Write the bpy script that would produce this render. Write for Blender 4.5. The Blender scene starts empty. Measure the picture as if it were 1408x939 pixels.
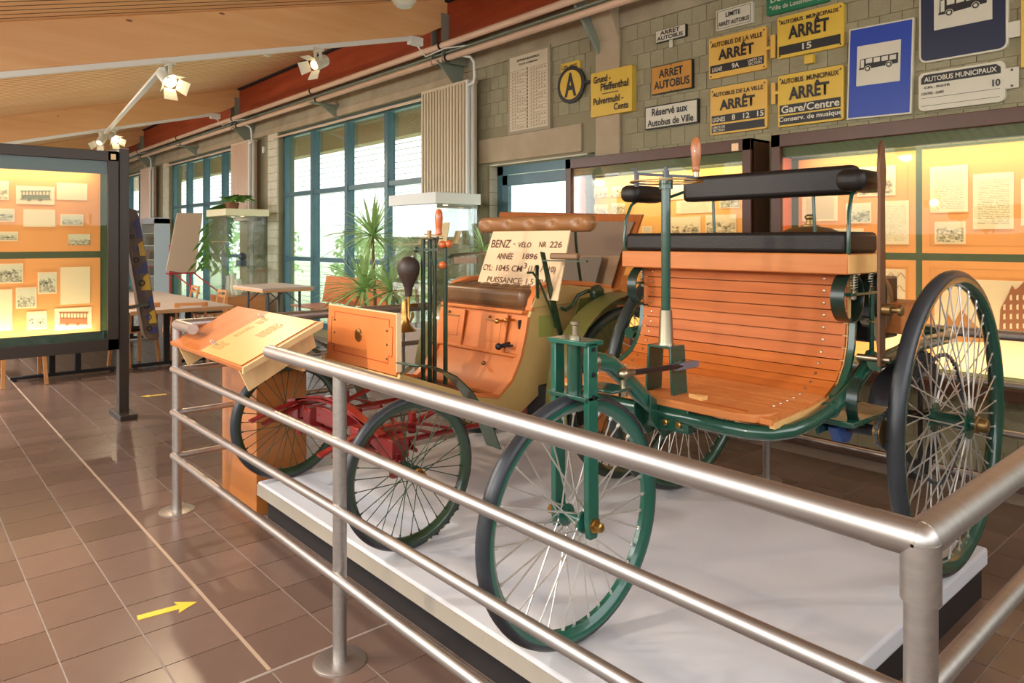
import bpy, bmesh, math, random
from math import sin, cos, pi, radians
from mathutils import Vector, Matrix
random.seed(7)
S = bpy.context.scene
COL = S.collection
# ------------------------------------------------------------------ camera (image 1408 x 939)
F, TH, HOR, H = 985.0, radians(41.2), 330.0, 1.6
FW = (-cos(TH), sin(TH)); RT = (sin(TH), cos(TH))
cd = bpy.data.cameras.new('camera'); cam = bpy.data.objects.new('camera', cd); COL.objects.link(cam)
cam.location = (0, 0, H); cam.rotation_euler = (pi/2, 0, pi/2 - TH)
cd.sensor_width = 36; cd.lens = F/1408*36; cd.shift_y = -(469.5-HOR)/1408
cd.clip_start = 0.05; cd.clip_end = 300
S.camera = cam
# ------------------------------------------------------------------ sky and exposure
w = bpy.data.worlds.new('sky'); S.world = w; w.use_nodes = True
bg = w.node_tree.nodes['Background']; bg.inputs[0].default_value = (0.93, 0.97, 1.0, 1); bg.inputs[1].default_value = 4.0
S.view_settings.view_transform = 'Standard'; S.view_settings.look = 'None'
S.view_settings.gamma = 1; S.view_settings.use_curve_mapping = False
S.view_settings.exposure = 0.16
# ------------------------------------------------------------------ helpers
def at(u, v, x=None, y=None, z=None):
    """world point seen at image point (u, v) on one axis plane"""
    k = (u-704)/F
    r = (FW[0]+RT[0]*k, FW[1]+RT[1]*k, -(v-HOR)/F)
    t = x/r[0] if x is not None else y/r[1] if y is not None else (z-H)/r[2]
    return Vector((r[0]*t, r[1]*t, H+r[2]*t))
def lin(h):
    h = h.lstrip('#'); c = [int(h[i:i+2], 16)/255 for i in (0, 2, 4)]
    return tuple(((x+0.055)/1.055)**2.4 if x > 0.04045 else x/12.92 for x in c)+(1,)
def nd(nt, t, **kw):
    n = nt.nodes.new(t)
    for k, v in kw.items(): setattr(n, k, v)
    return n
def mat(name, c, rough=0.5, metal=0.0, c2=None, scale=(4, 4, 4), bump=0.0, bscale=60, coat=0.0, emit=0, kind='noise', lo=0.35, hi=0.65, spec=0.5):
    """principled material; c2 mixes in through a noise stretched by scale"""
    m = bpy.data.materials.new(name); m.use_nodes = True; nt = m.node_tree
    p = nt.nodes['Principled BSDF']; L = nt.links.new
    p.inputs['Base Color'].default_value = lin(c); p.inputs['Roughness'].default_value = rough
    p.inputs['Metallic'].default_value = metal; p.inputs['Coat Weight'].default_value = coat
    p.inputs['Specular IOR Level'].default_value = spec
    m.diffuse_color = lin(c)
    tc = nd(nt, 'ShaderNodeTexCoord')
    if c2:
        mp = nd(nt, 'ShaderNodeMapping'); mp.inputs['Scale'].default_value = scale
        L(tc.outputs['Object'], mp.inputs[0])
        n = nd(nt, 'ShaderNodeTexNoise'); n.inputs['Scale'].default_value = 1; n.inputs['Detail'].default_value = 6; n.inputs['Roughness'].default_value = 0.6
        L(mp.outputs[0], n.inputs['Vector'])
        r = nd(nt, 'ShaderNodeValToRGB'); r.color_ramp.elements[0].position = lo; r.color_ramp.elements[1].position = hi
        r.color_ramp.elements[0].color = lin(c); r.color_ramp.elements[1].color = lin(c2)
        L(n.outputs[0], r.inputs[0]); L(r.outputs[0], p.inputs['Base Color'])
    if bump:
        n2 = nd(nt, 'ShaderNodeTexNoise'); n2.inputs['Scale'].default_value = bscale; n2.inputs['Detail'].default_value = 4
        L(tc.outputs['Object'], n2.inputs['Vector'])
        b = nd(nt, 'ShaderNodeBump'); b.inputs['Strength'].default_value = bump; b.inputs['Distance'].default_value = 0.01
        L(n2.outputs[0], b.inputs['Height']); L(b.outputs[0], p.inputs['Normal'])
    if emit:
        p.inputs['Emission Color'].default_value = lin(c); p.inputs['Emission Strength'].default_value = emit
    return m
def glassmat(name, tint=(1, 1, 1, 1), refl=1.0):
    m = bpy.data.materials.new(name); m.use_nodes = True; nt = m.node_tree; nt.nodes.clear()
    o = nd(nt, 'ShaderNodeOutputMaterial'); t = nd(nt, 'ShaderNodeBsdfTransparent'); g = nd(nt, 'ShaderNodeBsdfGlossy')
    t.inputs[0].default_value = tint; g.inputs['Roughness'].default_value = 0.02
    f = nd(nt, 'ShaderNodeFresnel'); f.inputs[0].default_value = 1.45
    k = nd(nt, 'ShaderNodeMath', operation='MULTIPLY'); k.inputs[1].default_value = refl
    x = nd(nt, 'ShaderNodeMixShader'); L = nt.links.new
    L(f.outputs[0], k.inputs[0]); L(k.outputs[0], x.inputs[0]); L(t.outputs[0], x.inputs[1]); L(g.outputs[0], x.inputs[2]); L(x.outputs[0], o.inputs[0])
    return m
def docmat(name, paper, ink, rows=26, amount=0.5, seed=0.0):
    """a printed page: broken rows of type on paper"""
    m = bpy.data.materials.new(name); m.use_nodes = True; nt = m.node_tree; p = nt.nodes['Principled BSDF']; L = nt.links.new
    p.inputs['Roughness'].default_value = 0.7
    tc = nd(nt, 'ShaderNodeTexCoord'); sx = nd(nt, 'ShaderNodeSeparateXYZ'); L(tc.outputs['Generated'], sx.inputs[0])
    def M(op, a, b=None, c=None):
        n = nd(nt, 'ShaderNodeMath', operation=op)
        for i, v in enumerate((a, b, c)):
            if v is None: continue
            if isinstance(v, (int, float)): n.inputs[i].default_value = v
            else: L(v, n.inputs[i])
        return n.outputs[0]
    fr = M('FRACT', M('MULTIPLY', sx.outputs[2], rows)); row = M('FLOOR', M('MULTIPLY', sx.outputs[2], rows))
    line = M('LESS_THAN', fr, 0.42)
    n = nd(nt, 'ShaderNodeTexNoise'); n.inputs['Scale'].default_value = 1.0; n.inputs['Detail'].default_value = 3
    cb = nd(nt, 'ShaderNodeCombineXYZ'); L(M('MULTIPLY', M('ADD', sx.outputs[0], sx.outputs[1]), 38), cb.inputs[0]); L(M('MULTIPLY', row, 7.3), cb.inputs[1]); cb.inputs[2].default_value = seed
    L(cb.outputs[0], n.inputs['Vector'])
    word = M('GREATER_THAN', n.outputs[0], 1-amount-0.02)
    xx = sx.outputs[0]
    mg = M('MULTIPLY', M('GREATER_THAN', xx, 0.12), M('LESS_THAN', xx, 0.9)); mz = M('MULTIPLY', M('GREATER_THAN', sx.outputs[2], 0.08), M('LESS_THAN', sx.outputs[2], 0.9))
    k = M('MULTIPLY', M('MULTIPLY', line, word), M('MULTIPLY', mg, mz))
    mx = nd(nt, 'ShaderNodeMix', data_type='RGBA'); mx.inputs[6].default_value = lin(paper); mx.inputs[7].default_value = lin(ink)
    L(M('MULTIPLY', k, 0.62), mx.inputs[0]); L(mx.outputs[2], p.inputs['Base Color'])
    return m
def photomat(name, dark, light, seed=0.0, horizon=0.5):
    """an old photograph: pale sky over a mottled dark scene"""
    m = bpy.data.materials.new(name); m.use_nodes = True; nt = m.node_tree; p = nt.nodes['Principled BSDF']; L = nt.links.new
    p.inputs['Roughness'].default_value = 0.6
    tc = nd(nt, 'ShaderNodeTexCoord'); mp = nd(nt, 'ShaderNodeMapping'); mp.inputs['Location'].default_value = (seed*3.1, seed*1.7, seed*2.3)
    L(tc.outputs['Generated'], mp.inputs[0])
    n = nd(nt, 'ShaderNodeTexNoise'); n.inputs['Scale'].default_value = 5; n.inputs['Detail'].default_value = 8; n.inputs['Roughness'].default_value = 0.72
    L(mp.outputs[0], n.inputs['Vector'])
    v = nd(nt, 'ShaderNodeTexVoronoi'); v.inputs['Scale'].default_value = 9; L(mp.outputs[0], v.inputs['Vector'])
    sx = nd(nt, 'ShaderNodeSeparateXYZ'); L(tc.outputs['Generated'], sx.inputs[0])
    def M(op, a, b):
        q = nd(nt, 'ShaderNodeMath', operation=op)
        for i, t in enumerate((a, b)):
            if isinstance(t, (int, float)): q.inputs[i].default_value = t
            else: L(t, q.inputs[i])
        return q.outputs[0]
    d = M('MAXIMUM', M('SUBTRACT', sx.outputs[2], horizon), 0)
    val = M('ADD', M('MULTIPLY', n.outputs[0], 1.5), M('ADD', M('MULTIPLY', d, 1.5), M('MULTIPLY', v.outputs[0], 0.35)))
    r = nd(nt, 'ShaderNodeValToRGB'); r.color_ramp.elements[0].position = 0.62; r.color_ramp.elements[1].position = 1.0
    r.color_ramp.elements[0].color = lin(dark); r.color_ramp.elements[1].color = lin(light)
    L(M('MULTIPLY', val, 0.93), r.inputs[0]); L(r.outputs[0], p.inputs['Base Color'])
    return m
# materials -----------------------------------------------------------
m_tile = [mat('floor_tile_a', '#655046', 0.27, c2='#70594d', scale=(2, 2, 2), bump=0.05, bscale=30), mat('floor_tile_b', '#5f4a3f', 0.3, c2='#6a5448', scale=(2, 2, 2), bump=0.05, bscale=30), mat('floor_tile_c', '#6a544a', 0.25, c2='#755e52', scale=(2, 2, 2), bump=0.05, bscale=30)]
m_grout = mat('grout', '#8f8175', 0.85)
m_block = [mat('block_a', '#918a6c', 0.9, c2='#9a9375', scale=(9, 9, 9), bump=0.5, bscale=90), mat('block_b', '#8c8567', 0.9, c2='#968f71', scale=(9, 9, 9), bump=0.5, bscale=90), mat('block_c', '#959070', 0.9, c2='#9e9778', scale=(9, 9, 9), bump=0.5, bscale=90)]
m_mortar = mat('mortar', '#8f876a', 0.95)
m_conc = mat('concrete', '#968a70', 0.85, c2='#a89c80', scale=(3, 3, 3), bump=0.25, bscale=40)
m_conc2 = mat('concrete_warm', '#a89678', 0.85, c2='#b4a286', scale=(3, 3, 3), bump=0.2, bscale=40)
m_ltblock = mat('light_block', '#c9c2a8', 0.85, c2='#d8d2ba', scale=(6, 6, 6), bump=0.2, bscale=60)
m_beam = mat('glulam', '#d8a268', 0.5, c2='#e2b47c', scale=(10, .8, 10), lo=.3, hi=.7)
def knots(m, sc=(1.1, 1.1, 3.2)):
    nt = m.node_tree; L = nt.links.new; p = nt.nodes['Principled BSDF']; src = p.inputs['Base Color'].links[0].from_socket
    tc = nd(nt, 'ShaderNodeTexCoord'); mp = nd(nt, 'ShaderNodeMapping'); mp.inputs['Scale'].default_value = sc; L(tc.outputs['Object'], mp.inputs[0])
    v = nd(nt, 'ShaderNodeTexVoronoi'); v.inputs['Scale'].default_value = 1.6; L(mp.outputs[0], v.inputs['Vector'])
    q = nd(nt, 'ShaderNodeMath', operation='LESS_THAN'); q.inputs[1].default_value = .05; L(v.outputs['Distance'], q.inputs[0])
    x = nd(nt, 'ShaderNodeMix', data_type='RGBA'); x.inputs[7].default_value = lin('#7a4a20'); L(q.outputs[0], x.inputs[0]); L(src, x.inputs[6]); L(x.outputs[2], p.inputs['Base Color'])
knots(m_beam)
m_slat = mat('ceiling_slat_wood', '#efba82', 0.55, c2='#f6cb9a', scale=(3, .5, 3))
m_gap = mat('ceiling_gap', '#5a2c14', 0.9)
m_red = mat('red_glulam', '#8c3413', 0.5, c2='#a24320', scale=(1, 10, 10))
m_teal = mat('teal_frame', '#3f636c', 0.35, c2='#476c76', scale=(3, 3, 3))
m_glass = glassmat('window_glass', (0.96, 1.0, 0.98, 1), .7)
m_vglass = glassmat('vitrine_glass', (0.98, 1.0, 0.99, 1), .45)
m_cglass = glassmat('showcase_glass', (0.97, 0.99, 0.97, 1), 0.45)
m_steel = mat('brushed_steel', '#b1aca8', 0.44, 1.0, c2='#bdb8b3', scale=(3, 60, 60))
m_galv = mat('galvanised_bracket', '#9aa596', 0.5, 0.6)
m_pipe = mat('pipe_enamel', '#d8b79a', 0.3, c2='#dcbda2', scale=(2, 2, 2))
m_rad = mat('radiator_enamel', '#cbbb9b', 0.35, c2='#d2c3a4', scale=(2, 2, 2))
m_white = mat('white_enamel', '#dfe0d6', 0.4)
m_cream = mat('lamp_cream', '#d5d2bd', 0.4)
m_taupe = mat('taupe_laminate', '#a08d7c', 0.5)
m_frame = mat('dark_bronze', '#3b3129', 0.38, 0.3)
m_frameb = mat('brown_frame', '#4a2b1a', 0.4, c2='#53301c', scale=(3, 3, 3))
m_caseint = mat('case_lining', '#4f5a38', 0.6)
m_caseor = mat('case_orange_side', '#c9622f', 0.6)
m_board = mat('orange_board', '#ea9850', 0.8, c2='#eea05a', scale=(2, 2, 2))
m_boardy = mat('yellow_board', '#eda64e', 0.8, c2='#f0ae5a', scale=(2, 2, 2))
m_line = mat('board_rule', '#d48f4c', 0.8)
m_tubeon = mat('fluorescent_tube', '#ffe9b0', 0.5, emit=9)
m_lampon = mat('lamp_filament', '#ffe2b0', 0.5, emit=40)
m_dim = mat('downlight_glow', '#ffdca0', 0.5, emit=4)
m_green = mat('carriage_green', '#174436', 0.25, c2='#1b4a3b', scale=(3, 3, 3), coat=0.6)
m_teale = mat('rim_green', '#1c5a4a', 0.25, coat=0.5)
m_dgreen = mat('velo_green', '#243a26', 0.3, coat=0.5)
m_dkgreen = mat('dark_green_spring', '#122a22', 0.3, coat=0.4)
m_tire = mat('grey_rubber', '#33373d', 0.4, c2='#2c3035', scale=(5, 5, 5))
m_tired = mat('dark_rubber', '#2c3230', 0.4)
m_spoke = mat('spoke_steel', '#d2d0ca', 0.38, .75)
m_spokeg = mat('green_spoke', '#2f4a35', 0.4, .3)
m_nick = mat('nickel', '#a39a84', 0.35, 1.0)
m_brass = mat('brass', '#b08a4c', 0.3, 1.0, c2='#bf985a', scale=(5, 5, 5))
m_abrass = mat('aged_brass', '#8a7048', 0.4, 0.9)
m_ored = mat('chassis_red', '#7d1313', 0.34, c2='#891a18', scale=(4, 4, 4), coat=0.4)
m_plank = mat('mahogany_plank', '#ad5a22', 0.5, c2='#bd692e', scale=(2, 30, 30), spec=.3)
m_oak = mat('oak_board', '#bd7038', 0.45, c2='#c97f47', scale=(2, 24, 24), spec=.35)
m_oakl = mat('pale_end_wood', '#d9a765', 0.4, c2='#e0b273', scale=(2, 18, 18), coat=.2)
m_body = mat('orange_coachwork', '#d07538', 0.45, c2='#d67f42', scale=(3, 3, 3), coat=0.12)
m_olive = mat('olive_coachwork', '#c0a062', 0.38, c2='#caab6e', scale=(3, 3, 3), coat=0.3)
m_olived = mat('olive_mudguard', '#555428', 0.35, c2='#605e30', scale=(3, 3, 3), coat=0.3)
m_pinst = mat('red_pinstripe', '#b03a1c', 0.5)
m_leath = mat('tan_leather', '#9a6b40', 0.38, c2='#93653c', scale=(6, 6, 6), bump=0.1, bscale=120)
m_leathd = mat('brown_leather', '#5c4025', 0.34, c2='#6d4d30', scale=(6, 6, 6), bump=0.1, bscale=120)
m_blackl = mat('black_leather', '#1c1715', 0.42, c2='#221c19', scale=(8, 8, 8), bump=0.1, bscale=150, spec=.3)
m_black = mat('black_iron', '#26262a', 0.38, 0.4)
m_blackm = mat('matt_black', '#1d1a19', 0.7)
m_rubber = mat('black_rubber', '#3a2d27', 0.5)
m_blue = mat('blue_casting', '#31528f', 0.45)
m_grip = mat('turned_wood', '#a9663a', 0.35, c2='#b97547', scale=(20, 20, 3), coat=0.4)
m_knob = mat('orange_knob', '#c9652f', 0.3, coat=0.5)
m_plat = mat('platform_top', '#d4d6dc', 0.6, c2='#cbccd1', scale=(1.6, 1.6, 1.6), bump=0.03, bscale=300)
m_platb = mat('plinth_black', '#242020', 0.6)
m_lect = mat('lectern_veneer', '#b0692f', 0.4, c2='#ba7539', scale=(2, 2, 16), coat=0.15)
m_lectt = mat('lectern_top_veneer', '#a85c28', 0.45, c2='#b26731', scale=(16, 2, 2), spec=.35)
m_birch = mat('birch_ply', '#c9a270', 0.5, c2='#dbb67e', scale=(3, 12, 3))
m_paper = mat('sleeve_paper', '#bd9350', 0.4, coat=0.12)
m_beech = mat('beech', '#d08a4c', 0.45, c2='#da9a5d', scale=(3, 3, 20))
m_ttop = mat('table_top', '#cbb5a2', 0.45)
m_tedge = mat('table_edge', '#d9a36c', 0.5)
m_bench = mat('bench_slat', '#d97f3c', 0.4, c2='#d27a3c', scale=(2, 20, 20))
m_leaf = mat('yucca_leaf', '#a6c878', 0.45, c2='#bcdc94', scale=(4, 4, 4))
m_leaf2 = mat('broad_leaf', '#5f9a3c', 0.45, c2='#84bd55', scale=(6, 6, 6))
m_stem = mat('plant_stem', '#8a7450', 0.8)
m_pot = mat('clay_pot', '#8a5a40', 0.8)
m_yel = mat('sign_yellow', '#d9b53c', 0.42, c2='#d0ab38', scale=(3, 3, 3))
m_yel2 = mat('sign_orange_yellow', '#dcb04c', 0.42, c2='#d4a748', scale=(3, 3, 3))
m_yel3 = mat('sign_ochre', '#c48a2e', 0.5, c2='#b57e2a', scale=(7, 7, 7))
m_ink = mat('sign_black', '#1b1a19', 0.45)
m_swhite = mat('sign_white', '#cfcab4', 0.42, c2='#c7c2ac', scale=(3, 3, 3))
m_sblue = mat('sign_blue', '#123c9c', 0.4)
m_snavy = mat('sign_navy', '#14203c', 0.4)
m_sgreen = mat('sign_green', '#12714a', 0.4)
m_arrow = mat('arrow_tape', '#e2b83c', 0.6)
m_grass = mat('lawn', '#cfe0b4', 0.9, c2='#dbe8c4', scale=(1, 1, 1))
m_bush = mat('bush_leaf', '#a8cc88', 0.8, c2='#c0dca4', scale=(3, 3, 3))
m_ext = mat('outside_render', '#f4f3ee', 0.9)
m_eave = mat('eave_boards', '#c4b298', 0.8)
m_easel = mat('easel_board', '#d9c0a6', 0.35)
m_redp = mat('red_paint', '#b8232c', 0.4)
m_mural = mat('mural_paint', '#4c3524', 0.5, c2='#6b523a', scale=(9, 9, 4))
m_mury = mat('mural_yellow', '#b99225', 0.5); m_murb = mat('mural_blue', '#35325e', 0.5)
m_card = mat('sign_card', '#e6c9a0', 0.6); m_cardink = mat('sign_card_ink', '#5a2c16', 0.6)
m_dgrey = mat('grey_iron', '#4d5158', 0.4, 0.4)
m_sepia = mat('sepia_print', '#a5623a', 0.7); m_sepial = mat('sepia_pale', '#f0cfa0', 0.7); m_gprint = mat('grey_print', '#7d7752', 0.7)
# ------------------------------------------------------------------ mesh builder
class MB:
    def __init__(s): s.v = []; s.f = []; s.sm = []; s.M = Matrix.Identity(4)
    def add(s, vs, fs, smooth=False):
        b = len(s.v); s.v += [s.M @ Vector(p) for p in vs]
        for f in fs: s.f.append([b+i for i in f]); s.sm.append(smooth)
        return s
    def box(s, x0, x1, y0, y1, z0, z1):
        vs = [(x, y, z) for x in (x0, x1) for y in (y0, y1) for z in (z0, z1)]
        return s.add(vs, [(0, 1, 3, 2), (4, 6, 7, 5), (0, 4, 5, 1), (2, 3, 7, 6), (0, 2, 6, 4), (1, 5, 7, 3)])
    def beam(s, p0, p1, w, h, up=(0, 0, 1)):
        """rectangular bar from p0 to p1; w across, h along up"""
        p0, p1 = Vector(p0), Vector(p1); d = (p1-p0).normalized(); a = d.cross(Vector(up)).normalized(); u = a.cross(d).normalized()
        vs = [q+a*i*w/2+u*j*h/2 for q in (p0, p1) for i in (-1, 1) for j in (-1, 1)]
        return s.add(vs, [(0, 1, 3, 2), (4, 6, 7, 5), (0, 4, 5, 1), (2, 3, 7, 6), (0, 2, 6, 4), (1, 5, 7, 3)])
    def lathe(s, prof, p0, d, n=24, closed=False):
        p0, d = Vector(p0), Vector(d).normalized(); a = d.orthogonal().normalized(); b = d.cross(a); vs = []; fs = []
        for r, h in prof:
            for i in range(n):
                t = 2*pi*i/n; vs.append(p0+d*h+(a*cos(t)+b*sin(t))*r)
        m = len(prof); rng = range(m) if closed else range(m-1)
        for j in rng:
            k = (j+1) % m
            for i in range(n): fs.append((j*n+i, j*n+(i+1) % n, k*n+(i+1) % n, k*n+i))
        if not closed:
            fs.append(tuple(range(n-1, -1, -1))); fs.append(tuple((m-1)*n+i for i in range(n)))
        return s.add(vs, fs, True)
    def cyl(s, p0, p1, r, r1=None, n=14):
        d = Vector(p1)-Vector(p0); return s.lathe([(r, 0), (r if r1 is None else r1, d.length)], p0, d, n)
    def sph(s, c, r, n=16, sz=1.0):
        m = 9; return s.lathe([(max(r*sin(pi*i/m), 1e-4), -r*sz*cos(pi*i/m)) for i in range(m+1)], c, (0, 0, 1), n)
    def tube(s, path, r, n=10, closed=False, flat=None):
        P = [Vector(p) for p in path]; m = len(P); vs = []; fs = []; ref = None
        for i, p in enumerate(P):
            if closed: t = (P[(i+1) % m]-P[i-1])
            else: t = (P[min(i+1, m-1)]-P[max(i-1, 0)])
            t.normalize()
            if ref is None: ref = t.orthogonal().normalized()
            if flat: ref = Vector(flat)
            a = (ref-t*ref.dot(t)).normalized(); ref = a; b = t.cross(a)
            rr = r[i] if isinstance(r, (list, tuple)) and not flat else r
            for k in range(n):
                an = 2*pi*k/n
                if flat: ra, rb = r; vs.append(p+a*ra*(1 if cos(an) > 0 else -1)+b*rb*(1 if sin(an) > 0 else -1))
                else: vs.append(p+(a*cos(an)+b*sin(an))*rr)
        for j in range(m if closed else m-1):
            k = (j+1) % m
            for i in range(n): fs.append((j*n+i, j*n+(i+1) % n, k*n+(i+1) % n, k*n+i))
        if not closed: fs.append(tuple(range(n-1, -1, -1))); fs.append(tuple((m-1)*n+i for i in range(n)))
        return s.add(vs, fs, not flat)
    def strap(s, path, w, t, side):
        """flat strip: w along the direction side, t thick"""
        P = [Vector(p) for p in path]; sd = Vector(side).normalized(); vs = []; fs = []; m = len(P)
        for i, p in enumerate(P):
            d = (P[min(i+1, m-1)]-P[max(i-1, 0)]).normalized(); nn = sd.cross(d).normalized()
            vs += [p+sd*w/2+nn*t/2, p-sd*w/2+nn*t/2, p-sd*w/2-nn*t/2, p+sd*w/2-nn*t/2]
        for j in range(m-1):
            for i in range(4): fs.append((j*4+i, j*4+(i+1) % 4, j*4+4+(i+1) % 4, j*4+4+i))
        fs += [(0, 1, 2, 3), tuple((m-1)*4+i for i in (3, 2, 1, 0))]
        return s.add(vs, fs)
    def prism(s, poly, ax, a, b):
        def P(q, h):
            return {0: (h, q[0], q[1]), 1: (q[0], h, q[1]), 2: (q[0], q[1], h)}[ax]
        n = len(poly); vs = [P(q, a) for q in poly]+[P(q, b) for q in poly]
        return s.add(vs, [tuple(range(n)), tuple(range(2*n-1, n-1, -1))]+[(i, (i+1) % n, n+(i+1) % n, n+i) for i in range(n)])
    def mesh(s, name, off=(0, 0, 0), ang=40):
        me = bpy.data.meshes.new(name); o = Vector(off)
        me.from_pydata([p-o for p in s.v], [], s.f); me.polygons.foreach_set('use_smooth', s.sm); me.update()
        bm = bmesh.new(); bm.from_mesh(me); bmesh.ops.recalc_face_normals(bm, faces=bm.faces); bm.to_mesh(me); bm.free()
        me.set_sharp_from_angle(angle=radians(ang)); return me
    def base(s):
        xs, ys, zs = zip(*s.v); return Vector(((min(xs)+max(xs))/2, (min(ys)+max(ys))/2, min(zs)))
ORG = {}
def wo(o): return ORG.get(o.name, Vector((0, 0, 0)))
def part(name, mb, m, parent=None, origin=None, bevel=0, label=None, kind=None, ang=40):
    """link the builder's shape as one mesh object, child of parent"""
    org = Vector(origin) if origin is not None else (wo(parent) if parent is not None else mb.base())
    me = mb.mesh(name, org, ang); me.materials.append(m)
    o = bpy.data.objects.new(name, me); COL.objects.link(o)
    if parent is not None: o.parent = parent; o.location = org-wo(parent)
    else: o.location = org
    ORG[o.name] = org
    if bevel:
        b = o.modifiers.new('bevel', 'BEVEL'); b.width = bevel; b.segments = 2; b.limit_method = 'ANGLE'; b.angle_limit = radians(35)
    if label: o['label'] = label
    if kind: o['kind'] = kind
    return o
def inst(name, me, parent, loc, rot=None, kind=None, scale=None):
    o = bpy.data.objects.new(name, me); COL.objects.link(o)
    o.parent = parent; o.location = Vector(loc)-(wo(parent) if parent is not None else Vector())
    if rot: o.rotation_euler = rot
    if scale: o.scale = scale
    if kind: o['kind'] = kind
    return o
def thing(name, loc, label, cat, group=None):
    o = bpy.data.objects.new(name, None); COL.objects.link(o); o.location = loc; o.empty_display_size = .1
    ORG[o.name] = Vector(loc); tag(o, label, cat, group); return o
def tag(o, label, cat, group=None):
    o['label'] = label; o['category'] = cat
    if group: o['group'] = group
    return o
def struct(name, mb, m, bevel=0):
    o = part(name, mb, m, None, (0, 0, 0), bevel); o['kind'] = 'structure'; return o
def copy_tree(o, parent=None, loc=None, rotz=None, label=None, group=None):
    c = o.copy(); COL.objects.link(c)
    if parent is not None: c.parent = parent
    if loc is not None: c.location = loc
    if rotz is not None: c.rotation_euler[2] = rotz
    if label: c['label'] = label
    if group: c['group'] = group
    for ch in list(o.children): copy_tree(ch, c)
    return c
def rrect(x0, x1, z0, z1, r, n=4):
    if r <= 0: return [(x0, z0), (x1, z0), (x1, z1), (x0, z1)]
    out = []
    for cx, cz, a0 in ((x1-r, z0+r, -90), (x1-r, z1-r, 0), (x0+r, z1-r, 90), (x0+r, z0+r, 180)):
        for i in range(n+1): a = radians(a0+90*i/n); out.append((cx+r*cos(a), cz+r*sin(a)))
    return out
TEXTS = []
def text(s, box, y, m, parent, name='lettering', M=None, bold=0.0, origin=None):
    """lettering fitted into box (x0, x1, z0, z1) on the plane at y, facing -Y; M turns it afterwards"""
    c = bpy.data.curves.new(name, 'FONT'); c.body = s; c.align_x = 'CENTER'; c.resolution_u = 3; c.offset = bold; c.space_line = 0.95
    o = bpy.data.objects.new(name, c); COL.objects.link(o); TEXTS.append((o, box, y, m, parent, name, M))
def flush_text():
    bpy.context.view_layer.update(); dg = bpy.context.evaluated_depsgraph_get()
    for o, (x0, x1, z0, z1), y, m, parent, name, M in TEXTS:
        me = bpy.data.meshes.new_from_object(o.evaluated_get(dg)); xs = [v.co.x for v in me.vertices]; ys = [v.co.y for v in me.vertices]
        ax, bx, ay, by = min(xs), max(xs), min(ys), max(ys)
        for v in me.vertices:
            p = Vector((x0+(v.co.x-ax)/max(bx-ax, 1e-6)*(x1-x0), y, z0+(v.co.y-ay)/max(by-ay, 1e-6)*(z1-z0)))
            v.co = (M @ p if M else p)-wo(parent)
        me.materials.clear(); me.materials.append(m); me.update()
        n = bpy.data.objects.new(name, me); COL.objects.link(n); n.parent = parent
    for t in TEXTS: bpy.data.objects.remove(t[0])
def arc(cy, cz, r, a0, a1, n, x):
    return [(x, cy+r*cos(radians(a0+(a1-a0)*i/n)), cz+r*sin(radians(a0+(a1-a0)*i/n))) for i in range(n+1)]
WY = 5.4      # face of the long wall
# ================================================================== SETTING
# floor -------------------------------------------------------------
fl = struct('floor', MB().box(-26, 2.6, -3.5, WY+.02, -.1, -.003), m_grout)
T = 0.2905; X0 = -2.59; Y0 = 1.078
tilem = []
for i in range(3):
    b = MB().box(.003, T-.003, .004, T-.003, -.012, 0); me = b.mesh('tile'); me.materials.append(m_tile[i]); tilem.append(me)
cells = []
for i in range(-82, 18):
    for j in range(-15, 15):
        x, y = X0+i*T, Y0+j*T
        if y+T > WY+.01 or x+T > 2.5: continue
        d = (x+T/2)*FW[0]+(y+T/2)*FW[1]; l = (x+T/2)*RT[0]+(y+T/2)*RT[1]
        u = 704+F*l/d if d > .3 else 9999; v = HOR+F*H/d if d > .3 else 9999
        under = (-4.0 < x < -1.3 and 1.7 < y < 3.4)
        cells.append((0 if (-60 < u < 1460 and v < 1010 and not under) else 1, d if d > 0 else 99, x, y))
cells.sort(); rest = MB()
for k, (f, d, x, y) in enumerate(cells):
    if k < 300 and f == 0: inst('tile', random.choice(tilem), fl, (x, y, 0))
    else: rest.box(x+.004, x+T-.003, y+.004, y+T-.003, -.012, 0)
part('tile_field', rest, m_tile[0], fl, (0, 0, 0), kind='stuff')
# wide expansion joint seen as one paler line
part('expansion_joint', MB().box(-26, -2.6, Y0-.008, Y0+.006, -.004, .0015), mat('joint_sand', '#a38a72', .9), fl, (0, 0, 0))
part('expansion_joint', MB().box(X0-.006, X0+.008, -2, 1.08, -.004, .0015).box(X0-.006, X0+.006, 1.08, 1.62, -.004, .0012), m_grout, fl, (0, 0, 0))
# skirting along the sign wall
part('skirting_tile', MB().box(-6.7, 2.5, WY-.012, WY, 0, .085), m_tile[1], fl, (0, 0, 0))
# long wall: concrete frame, block panels -------------------------------
wb = MB()
ZL, ZT = 3.64, 4.75
wb.box(-26, 2.6, WY, WY+.3, ZL, ZT)                         # ring beam over everything
for x0, x1 in ((-26, -19.33-6.7+.9), (-21.23, -19.33), (-14.53, -12.63), (-7.83, -6.575)): wb.box(x0, x1, WY, WY+.3, 0, ZL)
wb.box(-6.575, -4.9, WY, WY+.3, 2.49, ZL); wb.box(-4.9, 2.6, WY, WY+.3, 0, ZL)
for k in range(3): wb.box(-12.63-6.7*k, -7.83-6.7*k, WY, WY+.3, 3.55, ZL); wb.box(-12.63-6.7*k, -7.83-6.7*k, WY, WY+.3, 0, .12)
wall = struct('wall_back', wb, m_mortar)
part('ring_beam', MB().box(-26, 2.6, WY-.03, WY+.0, ZL+.02, ZT), m_conc, wall, (0, 0, 0))
part('window_lintel', MB().box(-14.0, -7.0, WY-.05, WY, 3.55, ZL+.02), m_conc2, wall, (0, 0, 0), bevel=.01)
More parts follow.
